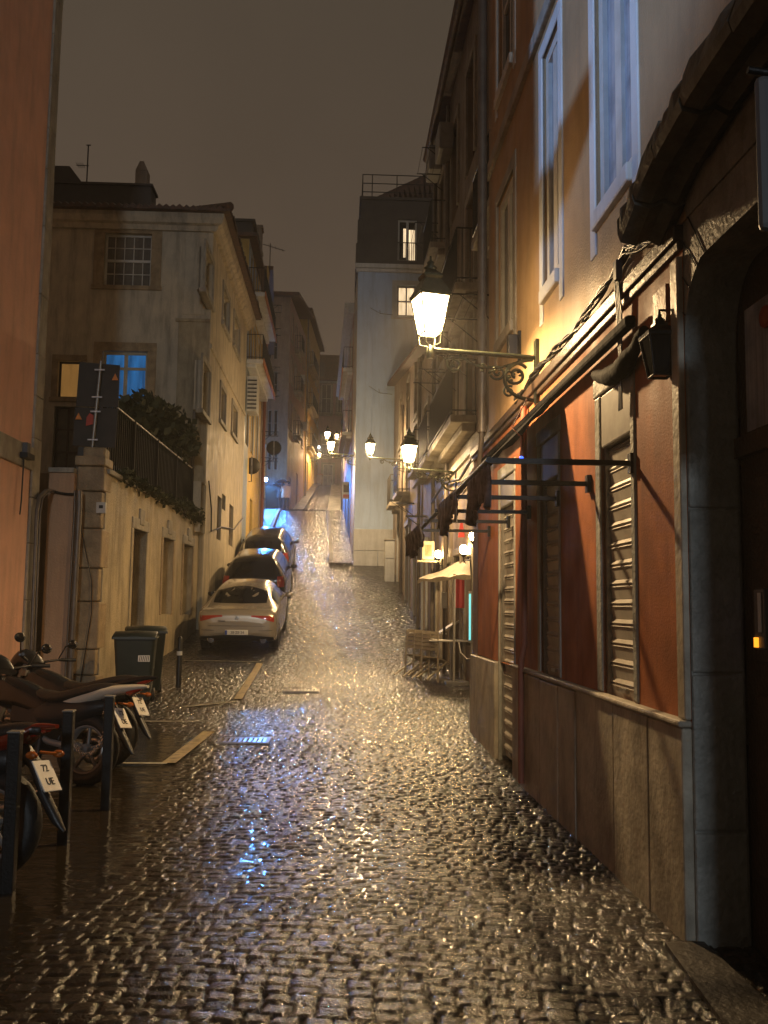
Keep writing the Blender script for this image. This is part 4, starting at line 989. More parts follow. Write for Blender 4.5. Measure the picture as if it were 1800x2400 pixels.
for i in range(15):
    s = i / 14; D = 7.2 + 1.4 * s; r_ = []
    for j in range(11):
        k = j / 10; d = .07 + k * (.80 - .16 * s); z = 3.27 - .80 * k * (1 - .17 * s) - .022 * math.sin(math.pi * k) * (1 + .5 * math.sin(i * 1.3)) + q.uniform(-.004, .004); r_.append((ud(D), d, z))
    rows_.append(r_)
mb = MB(FW).ring(rows_, False, True, False); mb.ring([[(u, d, z - .006) for u, d, z in r_] for r_ in rows_], False, True, False)
mb.ring([rows_[0], [(u, d, z - .05 - .02 * math.sin(i * 2.2)) for i, (u, d, z) in enumerate(rows_[0])]], False, True, False)
mb.build('awning_cloth', 'black_cloth', t)
def valance(D0, D1, h0, h1, name, m, seed):
    q = random.Random(seed); n = int((D1 - D0) / .035); top = []; bot = []; mid = []
    for k in range(n + 1):
        s = k / n; u = ud(D0 + (D1 - D0) * s); d = 1.70 - AX - .008 * (D0 - 5) + .02 * math.sin(k * 1.9) + q.uniform(-.012, .012); h = (h0 + (h1 - h0) * s) * .85 + .05 * math.sin(s * 9 + seed) + q.uniform(-.02, .02)
        top.append((u, 1.70 - AX, AZ + .022)); mid.append((u, d, AZ - h * .45)); bot.append((u + q.uniform(-.02, .02), d + .02 * math.sin(k), AZ - h))
    b2 = [(u, d - .006, z) for u, d, z in top], [(u, d - .006, z) for u, d, z in mid], [(u, d - .006, z) for u, d, z in bot]
    mb = MB(FW); mb.ring([top, mid, bot] + list(b2)[::-1], False, smooth=True, wrap=False); return mb.build(name, m, t)
valance(5.45, 6.35, .26, .34, 'valance', 'grey_cloth', 1); valance(6.95, 8.2, .20, .28, 'valance', 'grey_cloth', 2); valance(10.0, 12.1, .26, .3, 'valance', 'grey_cloth', 3)
# ---- small blue bulb on a wire under the awning
c = at_y(1222, 1074, 6.6)
t = thing('blue_bulb', 'tiny glowing blue bulb hanging on a wire under the awning', 'light bulb', c)
MB().ball(c, .016, 10, 8).build('bulb', 'blue_glow', t)
MB().tube([c + Vector((0, 0, .01)), c + Vector((.0, .02, .16)), c + Vector((-.05, .1, .24)), c + Vector((.1, .3, .5))], .005, 5).box(c.x - .01, c.x + .01, c.y - .01, c.y + .01, c.z + .014, c.z + .05).build('wire', 'rust_plaster', t)
# ---- unlit wall lantern
LC = at_y(1547, 830, 4.80); LX = LC.x
t = thing('wall_lantern', 'small unlit black lantern hanging on the red pier beside the portal', 'lantern', LC)
def fr(z, w): return [(LX - w, LC.y - w, z), (LX + w, LC.y - w, z), (LX + w, LC.y + w, z), (LX - w, LC.y + w, z)]
z0 = LC.z
mb = MB().ring([fr(z0 + .09, .085), fr(z0 + .105, .09), fr(z0 + .15, .035), fr(z0 + .165, .035)], smooth=False)
mb.lathe((LX, LC.y, z0 + .165), [(.025, 0), (.03, .02), (.012, .035), (.012, .05)], 8)
mb.build('roof', 'iron', t)
mb = MB(); A, B = fr(z0 + .09, .08), fr(z0 - .12, .048)
for k in range(4): mb.tube([A[k], B[k]], .007, 5); mb.tube([A[k], A[(k + 1) % 4]], .006, 5); mb.tube([B[k], B[(k + 1) % 4]], .006, 5)
mb.build('lantern_frame', 'iron', t)
MB().ring([fr(z0 - .118, .045), fr(z0 + .088, .077)], smooth=False).build('glass', 'glass_dark', t)
MB().tube([(LX, LC.y, z0 + .21), (LX, LC.y, z0 + .24), (1.70, LC.y, z0 + .24)], .008, 5).tube([(LX, LC.y, z0 + .23), (1.66, LC.y, z0 + .1), (1.71, LC.y, z0 + .06)], .007, 5).build('bracket', 'iron', t)
# ---- street lanterns -------------------------------------------------------
def spiral(c, r0, r1, turns, a0, n=26, y=0.):
    return [(c[0] + (r0 + (r1 - r0) * k / n) * math.cos(a0 + turns * 6.283 * k / n), y, c[1] + (r0 + (r1 - r0) * k / n) * math.sin(a0 + turns * 6.283 * k / n)) for k in range(n + 1)]
def make_lantern(label, loc, L=.95, power=1.):
    t = thing('street_lantern', label, 'street lantern', loc, 'lit lanterns on scroll brackets'); O = Vector(loc)
    T = Matrix.Translation(O)
    tip = .05
    m1 = MB(T); m1.tube([(0, 0, 0), (-L, 0, tip)], .021, 8).box(-.03, .0, -.05, .05, -.42, .16); m1.tube([(-.012, 0, .12), (-.012, 0, -.4)], .02, 6)
    m1.build('bracket_arm', 'green_iron', t)
    m2 = MB(T)
    m2.tube([(-.05, 0, -.02)] + [(-.05 - .20 * math.sin(a) * 1.25 + .2 - .2, 0, -.2 + .18 * math.cos(a)) for a in [0.2 + 2.7 * k / 16 for k in range(17)]] + [(-.04, 0, -.385)], .018, 6)
    m2.tube(spiral((-.20, -.16), .115, .02, 1.6, .6), .015, 6); m2.tube(spiral((-.36, -.14), .07, .012, 1.5, 3.4), .012, 6); m2.tube(spiral((-.26, -.31), .055, .01, 1.4, 1.0), .011, 6)
    m2.tube([(-.16, 0, -.04), (-.32, 0, -.09), (-.5, 0, -.10), (-.62, 0, -.05), (-.7, 0, .01)], .012, 6)
    m2.tube(spiral((-.74, -.075), .075, .015, 1.45, 1.9), .013, 6); m2.tube([(-.62, 0, -.03), (-.72, 0, -.015), (-.83, 0, -.03)], .012, 6)
    q = random.Random(3)
    for k in range(26):
        a = q.random(); c = (-.14 - .4 * a, q.uniform(-.02, .02), -.06 - .17 * (1 - a) * q.random() - .05 * q.random()); m2.ball(c, .013, 6, 4, (1.4, .7, .9))
    m2.build('scrollwork', 'green_iron', t)
    X = -L - .03; Z = tip
    def sq(z, w): return [(X - w, -w, z), (X + w, -w, z), (X + w, w, z), (X - w, w, z)]
    def hx(z, w): return [(X + w * math.cos(a), w * math.sin(a), z) for a in [math.pi / 2 * k + .785 + .28 for k in range(4)]]
    m3 = MB(T); m3.lathe((X, 0, Z - .08), [(.03, 0), (.036, .02), (.03, .1), (.012, .12)], 10)
    zb, zt = Z + .14, Z + .47
    A, B = hx(zb, .112), hx(zt, .188)
    for k in range(4):
        m3.tube([(X, 0, Z + .02), (X + (A[k][0] - X) * .9, A[k][1] * .9, Z + .05), A[k]], .007, 5) 
        m3.tube([A[k], B[k]], .0075, 5); m3.tube([A[k], A[(k + 1) % 4]], .008, 5); m3.tube([B[k], B[(k + 1) % 4]], .009, 5)
        m3.ball((B[k][0], B[k][1], B[k][2] + .02), .016, 6, 4)
    m3.build('lantern_frame', 'green_iron', t)
    MB(T).ring([hx(zb + .004, .107), hx(zt - .004, .182)], smooth=False).build('glass', 'lamp_glow', t)
    m4 = MB(T).ring([hx(zt + .004, .205), hx(zt + .02, .205), hx(zt + .16, .105), hx(zt + .18, .12), hx(zt + .2, .12), hx(zt + .25, .05)], smooth=False)
    m4.lathe((X, 0, zt + .25), [(.05, 0), (.06, .02), (.03, .05), (.035, .07), (.012, .09), (.008, .13)], 10); m4.build('roof', 'green_iron', t)
    l = bpy.data.lights.new('lantern_light', 'SPOT'); l.energy = LAMP * power; l.color = (1, .66, .32); l.shadow_soft_size = .07; l.spot_size = rad(176); l.spot_blend = .55
    lo = bpy.data.objects.new('lantern_light', l); COL.objects.link(lo); lo.parent = t; lo.location = (X, 0, Z + .33)
    l = bpy.data.lights.new('lantern_glow', 'POINT'); l.energy = LAMP * .045 * power * (10 if power > 1 else 1); l.color = (1, .68, .34); l.shadow_soft_size = .07
    lo = bpy.data.objects.new('lantern_glow', l); COL.objects.link(lo); lo.parent = t; lo.location = (X, 0, Z + .32)
    return t
def wallpt(F, D): s = (D - F.A.y) / F.u.y; return F.P(s, 0, 0)
FB = Frame((2.32, 10.95), (2.20, 22.8), (-1, 0)); FH = Frame((2.16, 22.95), (1.86, 35.75), (-1, 0)); FK = Frame((.40, 36.1), (5.0, 36.1), (0, -1)); FKS = Frame((.40, 36.1), (.28, 40.2), (-1, 0)); FV = Frame((.26, 40.3), (-.25, 57.9), (-1, 0)); FX = Frame((.12, 58.9), (.16, 86.9), (-1, 0))
p = wallpt(FW, 8.05); L0 = make_lantern('nearest and largest glowing lantern on scroll bracket above the red shop', (p.x, 8.05, at_y(1232, 838, 8.05).z), .93)
def lantern_at(F, D, py, label, rot=0., sc=1., power=1.):
    p = wallpt(F, D); c = copy_tree(L0); c['label'] = label; c.location = (p.x, D, at_y(804, py, D).z); c.rotation_euler = (0, 0, rot); c.scale = (sc,) * 3
    if power != 1.:
        for ch in c.children:
            if ch.type == 'LIGHT': ch.data = ch.data.copy(); ch.data.energy *= power
    return c
lantern_at(FB, 18.7, 1102, 'second glowing lantern, over the cafe tables on the brown balconied house')
p = wallpt(FH, 31.0); make_lantern('glowing lantern in front of the pale grey block front', (p.x, 31.0, at_y(804, 1075, 31.0).z), 1.12, 1.15)
lantern_at(FKS, 37.0, 1067, 'glowing lantern jutting left from the corner of the pale grey block', power=1.25)
lantern_at(FV, 50.0, 1036, 'distant lantern, left one of the uppermost pair', power=1.5)
lantern_at(FX, 70.0, 1032, 'distant lantern, right one of the uppermost pair', sc=.85, power=2.)
lantern_at(FO, 72.0, 1076, 'small far lantern against the yellow house up the hill', rot=math.pi, sc=.8)
c = at_y(742, 1048, 86.5); t = thing('wall_lamp', 'cold white wall lamp on the pinkish house at the top', 'lamp', c)
MB().box(c.x - .3, c.x + .3, c.y - .1, c.y + .1, c.z - .12, c.z + .12).build('tube', 'coolwhite_glow', t, bevel=.05); MB().box(c.x - .36, c.x + .36, c.y - .1, c.y + .4, c.z + .125, c.z + .2).build('housing', 'iron', t)
# ---- brown balconied house
t = thing('brown_house', 'tall brown house with iron balconies behind the big lantern', 'house', (2.3, 12, .1))
DB = lambda D: D - 10.95
bo = [(DB(D), DB(D) + 1.0, z, z + h) for D in (12.6, 16.25, 18.6, 20.9) for z, h in ((4.97, 2.05), (7.25, 1.95), (9.85, 2.0))]
ro = [(DB(14.6), DB(15.7), .1, 2.6), (DB(16.4), DB(17.3), .9, 2.5), (DB(17.9), DB(18.8), .2, 2.6), (DB(19.4), DB(20.1), .2, 2.5), (DB(21.2), DB(22.1), .2, 2.6)]
mb = MB(FB); wall(mb, 0, FB.len, -.2, 12.9, bo + ro, .2); shell(mb, 0, FB.len, -.2, 12.9, 6); mb.build('wall', 'brown_plaster', t)
for i, o in enumerate(bo): window(FB, t, o, 2, 3, .15, 'wood_brown', 'glass_dark', .06, .05, 'stone', .15, False, .04)
for D0, D1, z, d in ((15.75, 18.3, 7.22, .42), (16.0, 19.9, 4.93, .46), (20.5, 22.4, 4.95, .46), (20.4, 22.3, 9.8, .4), (12.2, 14.0, 7.22, .4)): railing(FB, t, DB(D0), DB(D1), d, z, .98, step=.12)
for D in (11.9, 15.0, 19.85, 22.5): MB(FB).tube([(DB(D), .07, .4), (DB(D), .07, 12.7)], .05, 8).build('drainpipe', 'pipe_grey', t)
mb = MB(FB); mb.box(0, FB.len + .1, -6, .24, 12.9, 13.06); mb.tube([(0, .26, 12.95), (FB.len + .1, .26, 12.95)], .09, 8); mb.build('eaves', 'tile', t)
for D, z in ((19.2, 11.4), (21.4, 12.0)): MB(FB).box(DB(D), DB(D) + .8, .02, .34, z, z + .6).build('air_conditioner', 'grey_paint', t, bevel=.03)
for D, z in ((20.2, 11.9), (22.0, 10.9), (18.2, 7.6), (20.6, 6.9), (14.6, 6.6), (17.2, 6.3)):
    mb = MB(FB)
    for u in (0, 1.3): mb.tube([(DB(D) + u, 0, z), (DB(D) + u, .62, z)], .014, 4); mb.tube([(DB(D) + u, 0, z - .4), (DB(D) + u, .5, z)], .01, 4)
    for d in (.25, .42, .6): mb.tube([(DB(D), d, z), (DB(D) + 1.3, d, z)], .006, 4)
    mb.build('clothes_rack', 'iron', t)
mb = MB(FB); mb.box(DB(11.2), FB.len, -.05, .05, 4.32, 4.46); mb.build('string_course', 'stone', t)
mb = MB(FB); mb.tube([(DB(11.3), .1, 4.3), (DB(13), .1, 4.05), (DB(15.2), .1, 4.2), (DB(17.5), .09, 4.0), (DB(20), .1, 4.25), (DB(22.5), .1, 4.1)], .03, 6); mb.tube([(DB(11.3), .12, 3.9), (DB(14), .1, 3.8), (DB(17), .1, 3.9), (DB(20), .1, 3.7)], .018, 6); mb.build('wall_cables', 'cable', t)
MB(FB).box(DB(14.9), DB(15.25), .01, .2, 3.35, 3.8).build('meter_box', 'panel_grey', t, bevel=.02)
for i, o in enumerate(ro):
    if i == 1:
        w_ = window(FB, t, o, 1, 1, .16, 'white_paint', 'room_warm', .05); MB(FB).box(o[0] + .06, o[1] - .06, -.12, -.115, o[2] + .1, o[2] + .5).build('curtain', 'cream_cloth', w_)
    else:
        MB(FB).box(o[0] + .02, o[1] - .02, -.19, -.12, o[2], o[3] - .02).build('door', 'wood_brown', t)
    MB(FB).box(o[0] - .12, o[0], -.02, .04, .0, o[3]).box(o[1], o[1] + .12, -.02, .04, .0, o[3]).box(o[0] - .12, o[1] + .12, -.02, .045, o[3], o[3] + .14).build('door_surround', 'stone_plinth', t, bevel=.01)
# ---- cafe front: globes, canopy, neon, menu boards, tables
def globe(px, py, D, label):
    c = at_y(px, py, D); t = thing('globe_lamp', label, 'wall lamp', c, 'warm globe lamps on the cafe front'); wx = wallpt(FB, D).x
    MB().ball(c, .075, 14, 10, (1, 1, 1.15)).build('globe', 'globe_glow', t)
    MB().lathe((c.x, c.y, c.z - .14), [(.02, 0), (.05, .03), (.055, .06)], 10).tube([(c.x, c.y, c.z - .12), (c.x, c.y, c.z - .2), ((c.x + wx) / 2, c.y, c.z - .26), (wx, c.y, c.z - .2)], .014, 6).box(wx - .03, wx, c.y - .05, c.y + .05, c.z - .32, c.z - .1).build('bracket', 'iron', t)
globe(1027, 1299, 21.0, 'warm globe lamp furthest up the cafe front above the canopy')
globe(1087, 1288, 16.9, 'warm globe lamp in the middle above the cream canopy')
globe(1110, 1256, 15.8, 'warm globe lamp nearest the brown corner pier')
t = thing('canopy', 'sagging cream cloth canopy over the cafe entrance', 'canopy', FB.P(DB(17.5), .3, 2.5))
rows_ = []; q = random.Random(5)
A0, A1 = at_y(1102, 1312, 16.4), at_y(1080, 1316, 18.2); B0, B1 = at_y(1104, 1346, 16.2), at_y(979, 1358, 18.6)
for i in range(9):
    s = i / 8; r_ = []
    for j in range(9):
        k = j / 8; a = A0.lerp(A1, s); b = B0.lerp(B1, s); p = a.lerp(b, k); p.z -= .10 * math.sin(math.pi * k) * math.sin(math.pi * s) + .02 * math.sin(i * 2.1 + j); r_.append(p)
    rows_.append(r_)
mb = MB().ring(rows_, False, True, False); mb.ring([[p - Vector((0, 0, .012)) for p in r_] for r_ in rows_], False, True, False)
ed = [r_[-1] for r_ in rows_]; mb.ring([ed, [p - Vector((0, .0, .07 + .03 * math.sin(i * 1.7))) for i, p in enumerate(ed)]], False, True, False)
mb.build('cloth', 'cream_cloth', t); MB().tube([A0, A1], .015, 6).tube([A1, B1], .012, 6).tube([A0, B0], .012, 6).build('frame', 'iron', t)
t = thing('neon_strip', 'upright turquoise light strip in the cafe window by the corner pier', 'light strip', FB.P(DB(15.9), .05, .9))
a, b = at_y(1101, 1392, 16.2), at_y(1104, 1500, 16.2); MB().box(a.x - .005, a.x + .02, 16.2, 16.24, b.z, a.z).build('tube', 'teal_glow', t); MB().box(a.x - .012, a.x + .045, 16.245, 16.27, b.z - .05, a.z + .05).build('housing', 'steel', t)
t = thing('door_light', 'narrow white lit door edge beside the turquoise strip', 'light strip', FB.P(DB(15.5), .05, .9))
a, b = at_y(1114, 1347, 15.6), at_y(1114, 1470, 15.6); MB().box(a.x - .02, a.x + .03, 15.6, 15.64, b.z, a.z).build('tube', 'strip_glow', t); MB().box(a.x - .03, a.x + .04, 15.645, 15.68, b.z - .04, a.z + .06).build('housing', 'white_paint', t)
t = thing('hanging_cloth', 'bright red cloth hanging on the cafe front below the canopy', 'cloth', at_y(1078, 1350, 17.2)); a, b = at_y(1068, 1350, 17.2), at_y(1088, 1425, 17.2)
mb = MB()
for k in range(2): mb.ring([[(a.x + (b.x - a.x) * i / 6, 17.2 + .02 * math.sin(i * 1.8) + .006 * k, z) for i in range(7)] for z in (a.z, (a.z + b.z) / 2, b.z)], False, True, False)
mb.build('cloth', 'red_cloth', t); MB().tube([(a.x - .03, 17.2, a.z), (b.x + .3, 17.2, a.z)], .012, 6).build('rod', 'iron', t)
t = thing('menu_case', 'small yellowish framed menu case on the wall beside the far globe', 'menu', at_y(1000, 1290, 21.5)); a, b = at_y(990, 1268, 21.4), at_y(1018, 1312, 21.4)
MB().box(a.x, b.x, 21.4, 21.46, b.z, a.z).build('case', 'cream_paint', t, bevel=.01); MB().box(a.x + .06, b.x - .06, 21.392, 21.398, b.z + .08, a.z - .08).build('sheet', 'stone_warm', t); MB().box(a.x - .12, b.x + .1, 21.3, 21.6, b.z - .06, b.z - .02).build('shelf', 'cream_paint', t)
t = thing('menu_board', 'pale upright menu board standing among the cafe doors', 'menu', at_y(1042, 1420, 18.4)); a, b = at_y(1035, 1388, 18.4), at_y(1048, 1426, 18.4)
MB().box(a.x, b.x, 18.4, 18.43, b.z, a.z).build('board', 'stone_white', t, bevel=.01); MB().tube([((a.x + b.x) / 2, 18.42, b.z), ((a.x + b.x) / 2, 18.42, gz(18.4))], .03, 6).build('post', 'wood_dark', t)
t = thing('pennant', 'small red pennant pinned under the globe lamps', 'flag', at_y(1082, 1240, 17.5)); a = at_y(1082, 1222, 17.5)
MB().prism([(a.x - .02, a.z), (a.x + .02, a.z), (a.x + .06, a.z - .3), (a.x - .07, a.z - .3)], 17.5, 17.508).build('cloth', 'red_cloth', t); MB().tube([(a.x - .1, 17.5, a.z), (a.x + .4, 17.5, a.z + .03)], .008, 5).build('cord', 'cable', t)
def cafe_table(x, y, label, w=.62, d=.62, h=.74):
    z = gz(y); t = thing('cafe_table', label, 'table', (x, y, z), 'cafe tables'); MB().box(x - w / 2, x + w / 2, y - d / 2, y + d / 2, z + h - .025, z + h).build('table_top', 'white_paint', t, bevel=.01)
    MB().lathe((x, y, z), [(.03, .03), (.03, h - .03)], 10).build('column', 'steel', t); MB().box(x - .26, x + .26, y - .03, y + .03, z, z + .03).box(x - .03, x + .03, y - .26, y + .26, z + .002, z + .034).build('foot', 'zinc', t)
a = ground(1058, 1577); cafe_table(2.0, 17.4, 'white topped cafe table nearest the corner pier', .85, .7)
cafe_table(1.72, 19.2, 'white topped cafe table behind, with folded top leaning on it', .75, .6)
a = at_y(1030, 1484, 19.0); b = at_y(1088, 1446, 18.6)
t = thing('folded_panel', 'pale blue tilted folding panel leaning on the rear cafe table', 'panel', a); v = b - a; nrm = Vector((0, 1, 0))
mb = MB(); mb.add([a, b, b + Vector((0, .5, 0)), a + Vector((0, .5, 0)), a + Vector((.02, 0, -.03)), b + Vector((.02, 0, -.03)), b + Vector((.02, .5, -.03)), a + Vector((.02, .5, -.03))], [(0, 1, 2, 3), (7, 6, 5, 4), (0, 4, 5, 1), (1, 5, 6, 2), (2, 6, 7, 3), (3, 7, 4, 0)]); mb.build('board', 'white_paint', t)
MB().tube([b, b + Vector((.03, 0, .1)), b + Vector((-.01, 0, .16)), b + Vector((.02, 0, .26)), b + Vector((-.14, 0, .3))], .015, 6).build('cord', 'white_paint', t)
def folding_chair(x, y, rz, lean, label):
    z = gz(y); t = thing('folding_chair', label, 'chair', (x, y, z), 'folding chairs leaning on the cafe table'); T = Matrix.Translation((x, y, z)) @ Matrix.Rotation(rz, 4, 'Z') @ Matrix.Rotation(lean, 4, 'Y')
    for s in (-.2, .2):
        MB(T).tube([(.14, s, 0), (0, s, .45), (-.13, s, .90)], .018, 6).build('back_leg', 'wood_chair', t); MB(T).tube([(-.16, s * .9, 0), (.3, s * .9, .46)], .018, 6).build('front_leg', 'wood_chair', t)
    mb = MB(T)
    for k in range(6): mb.box(-.0 + k * .062, .052 + k * .062, -.2, .2, .445, .463)
    mb.build('seat', 'wood_chair', t)
    mb = MB(T)
    for k in range(5): mb.box(-.128 + k * .02, -.108 + k * .02, -.21, .21, .85 - k * .07, .905 - k * .07)
    mb.build('backrest', 'wood_chair', t)
for k, (x, y, rz, ln, lb) in enumerate(((1.50, 17.2, .75, .30, 'folding wooden chair leaning closest to the white table'), (1.36, 17.5, .72, .33, 'folding wooden chair leaning in the middle of the row'), (1.22, 17.8, .7, .36, 'folding wooden chair leaning outermost toward the road'))): folding_chair(x, y, rz, ln, lb)
c = at_y(1064, 1577, 17.0); t = thing('parasol_pole', 'thin white pole on a flat foot beside the cafe tables', 'pole', (c.x, 17.0, gz(17)))
MB().tube([(c.x, 17.0, gz(17)), (c.x, 17.0, at_y(1064, 1345, 17).z)], .022, 8).build('pole', 'white_paint', t); MB().box(c.x - .16, c.x + .28, 16.85, 17.15, gz(17) - .01, gz(17) + .035).build('foot', 'steel', t, bevel=.01)
cable([at_y(1075, 1505, 16.6), at_y(1080, 1530, 16.4), at_y(1095, 1545, 16.2), at_y(1112, 1540, 16.0)], .012, 'white cable looping from cafe table to the wall', 'white_paint', 6)
# ---- low house with the sloping eaves
t = thing('low_house', 'lower beige house with overhanging tiled eaves in front of the pale block', 'house', (2, 24, .8))
DH = lambda D: D - 22.95
ho = [(DH(24.0), DH(24.9), 1.0, 3.2), (DH(26.3), DH(27.2), 1.3, 3.6), (DH(28.8), DH(29.8), 1.7, 4.1), (DH(32.0), DH(33.2), 2.2, 5.0)] + [(DH(D), DH(D) + .9, z, z + 1.7) for D in (23.9, 26.6, 29.3, 32.2) for z in (5.2, 7.2 if D > 26 else 99) if z < 20]
ze0, ze1 = 8.35, 10.25
mb = MB(FH); wall(mb, 0, DH(26.3), 0, ze0, [o for o in ho if o[0] < DH(26.2)]); wall(mb, DH(26.3), FH.len, 0, 9.0, [o for o in ho if o[0] >= DH(26.2) and o[3] < 9])
mb.add([(DH(26.3), 0, 9.0), (FH.len, 0, 9.0), (FH.len, 0, ze1), (DH(26.3), 0, 9.0 + .0)], [(0, 1, 2, 3)]); shell(mb, 0, FH.len, 0, ze0, 5); mb.quad((FH.len, 0, ze0), (FH.len, -5, ze0), (FH.len, -5, ze1), (FH.len, 0, ze1))
mb.build('wall', 'beige_plaster', t)
for o in ho[:4]:
    MB(FH).box(o[0] + .02, o[1] - .02, -.15, -.1, o[2], o[3] - .02).build('door', 'wood_dark', t); MB(FH).box(o[0] - .14, o[0], -.02, .05, o[2] - .6, o[3]).box(o[1], o[1] + .14, -.02, .05, o[2] - .6, o[3]).box(o[0] - .2, o[1] + .2, -.02, .09, o[3], o[3] + .16).build('door_surround', 'stone_white', t, bevel=.01)
for o in ho[4:]:
    if o[3] < 9: window(FH, t, o, 1, 2, .13, 'white_paint', 'glass_dark', .05, .03, 'stone', .12)
for D0, D1, z in ((23.6, 25.2, 5.15), (28.9, 30.6, 5.15), (31.9, 33.5, 5.15)): railing(FH, t, DH(D0), DH(D1), .42, z, .95, step=.14)
mb = MB(FH); a0, a1 = ze0, ze1
mb.add([(0, .28, a0), (FH.len + .15, .28, a1), (FH.len + .15, -2.4, a1 + 1.9), (0, -2.4, a0 + 1.9), (0, .28, a0 - .12), (FH.len + .15, .28, a1 - .12), (0, -5, a0), (FH.len + .15, -5, a1), (FH.len + .15, -.02, a1 - .12), (0, -.02, a0 - .12)], [(0, 1, 2, 3), (0, 4, 5, 1), (3, 2, 7, 6), (1, 5, 8, 2), (4, 9, 8, 5), (2, 8, 7), (0, 3, 9, 4)])
mb.build('roof', 'tile', t)
for D in (25.6, 31.3): MB(FH).tube([(DH(D), .06, 1), (DH(D), .06, 8.4)], .05, 6).build('drainpipe', 'pipe_grey', t)
for D, z in ((24.2, 3.9), (27.5, 4.6), (30.3, 5.0)): MB(FH).box(DH(D), DH(D) + .04, 0, .55, z, z + .05).tube([(DH(D) + .02, 0, z - .35), (DH(D) + .02, .5, z)], .012, 4).build('sign_arm', 'iron', t)
c = at_y(914, 1345, 33.3); t = thing('utility_cabinet', 'pale grey street utility cabinet against the low house foot', 'cabinet', (c.x, 33.3, gz(33.3)))
a, b = at_y(903, 1266, 33.2), at_y(925, 1345, 33.2); MB().box(a.x, b.x, 33.2, 33.75, gz(33.2) - .1, a.z).build('case', 'stone_white', t, bevel=.02); MB().box(a.x - .02, b.x + .02, 33.17, 33.8, a.z, a.z + .05).build('lid', 'grey_paint', t); MB().box(a.x + .03, b.x - .03, 33.185, 33.198, b.z + .55, a.z - .05).build('door', 'stone_white', t)
# ---- pale grey block
t = thing('pale_block', 'tall pale grey house end with dark mansard and lit attic window', 'house', (.4, 36.1, 3))
ZK = at_y(835, 620, 36.1).z
kw = FK.rect(931, 669, 974, 742)
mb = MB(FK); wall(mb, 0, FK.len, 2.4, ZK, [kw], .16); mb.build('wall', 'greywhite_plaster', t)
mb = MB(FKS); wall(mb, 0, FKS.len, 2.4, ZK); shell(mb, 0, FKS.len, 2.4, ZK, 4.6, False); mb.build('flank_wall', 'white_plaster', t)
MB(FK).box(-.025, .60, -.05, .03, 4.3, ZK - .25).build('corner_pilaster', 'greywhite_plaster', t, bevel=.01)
zz = at_y(860, 1240, 36.1).z; mb = MB(FK)
for i, (a, b, z0, z1) in enumerate(((-.04, .9, 2.4, 3.7), (.91, 2.1, 2.4, 3.7), (2.11, 3.6, 2.4, 3.7), (-.04, 1.4, 3.71, zz), (1.41, 2.6, 3.71, zz), (2.61, 3.8, 3.71, zz))): mb.box(a, b, -.05, .05, z0, z1)
mb.build('stone_base', 'stone_white', t, bevel=.015)
MB(FK).box(-.14, FK.len, -.1, .16, ZK - .16, ZK + .02).box(-.1, FK.len, -.1, .1, ZK - .3, ZK - .162).build('cornice', 'white_plaster', t, bevel=.03)
window(FK, t, kw, 2, 2, .12, 'grey_paint', 'room_warm', .07, .06, 'stone_white', .2, True, .03)
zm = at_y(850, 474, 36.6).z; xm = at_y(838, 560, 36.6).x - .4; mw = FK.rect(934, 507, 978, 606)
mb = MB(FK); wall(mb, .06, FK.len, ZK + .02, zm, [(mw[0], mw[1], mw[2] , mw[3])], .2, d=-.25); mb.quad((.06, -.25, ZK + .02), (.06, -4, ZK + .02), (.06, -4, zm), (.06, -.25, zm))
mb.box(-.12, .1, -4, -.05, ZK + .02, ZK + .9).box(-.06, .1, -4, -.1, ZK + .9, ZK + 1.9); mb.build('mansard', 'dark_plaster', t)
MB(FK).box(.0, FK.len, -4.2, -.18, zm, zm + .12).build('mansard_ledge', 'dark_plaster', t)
FK2 = Frame((.40, 36.35), (5.0, 36.35), (0, -1)); wn = window(FK2, t, mw, 2, 1, .19, 'white_paint', 'glass_dark', .07, .1)
a = FK2.rect(946, 532, 953, 600); b = FK2.rect(959, 535, 975, 604); MB(FK2).box(a[0], a[1], -.176, -.168, a[2], a[3]).box(b[0], b[1], -.176, -.168, mw[2] + .05, b[3]).build('lit_room', 'room_warm', wn)
mb = MB(FK2); o = mw
for k in range(9): u = o[0] + (o[1] - o[0]) * (k + .5) / 9; mb.box(u - .01, u + .01, -.05, -.035, o[2], o[2] + .75)
mb.box(o[0], o[1], -.055, -.03, o[2] + .74, o[2] + .77); mb.build('window_rail', 'iron', t)
zr = at_y(1012, 412, 37.5).z
mb = MB(FK); N_ = 16
for i in range(N_):
    s0, s1 = i / N_, (i + 1) / N_; u0, u1 = .55 + 3.2 * s0, .55 + 3.2 * s1 + .04; z0, z1 = zm + .1 + (zr - zm) * s0, zm + .1 + (zr - zm) * s1
    mb.add([(u0, -.3, z0), (u1, -.3, z1), (u1, -4, z1), (u0, -4, z0), (u0, -.3, z0 - .07), (u1, -.3, zm)], [(0, 1, 2, 3), (0, 4, 5, 1)])
mb.build('roof', 'tile', t)
mb = MB(FK); zt_ = at_y(850, 414, 36.6).z
for z in (zt_, zm + (zt_ - zm) * .66, zm + (zt_ - zm) * .33): mb.tube([(.12, -.3, z), (4.2, -.3, z)], .02, 5); mb.tube([(.12, -.3, z), (.12, -3.4, z)], .02, 5)
for u in (.12, .5, 1.5, 2.6, 3.7): mb.tube([(u, -.3, zm), (u, -.3, zt_)], .02, 5)
mb.build('roof_rail', 'iron', t)
MB(FK).box(1.62, 1.75, .005, .03, FK.px(900, 1180)[1] - .08, FK.px(900, 1180)[1] + .08).build('number_plate', 'plaque_blue', t)
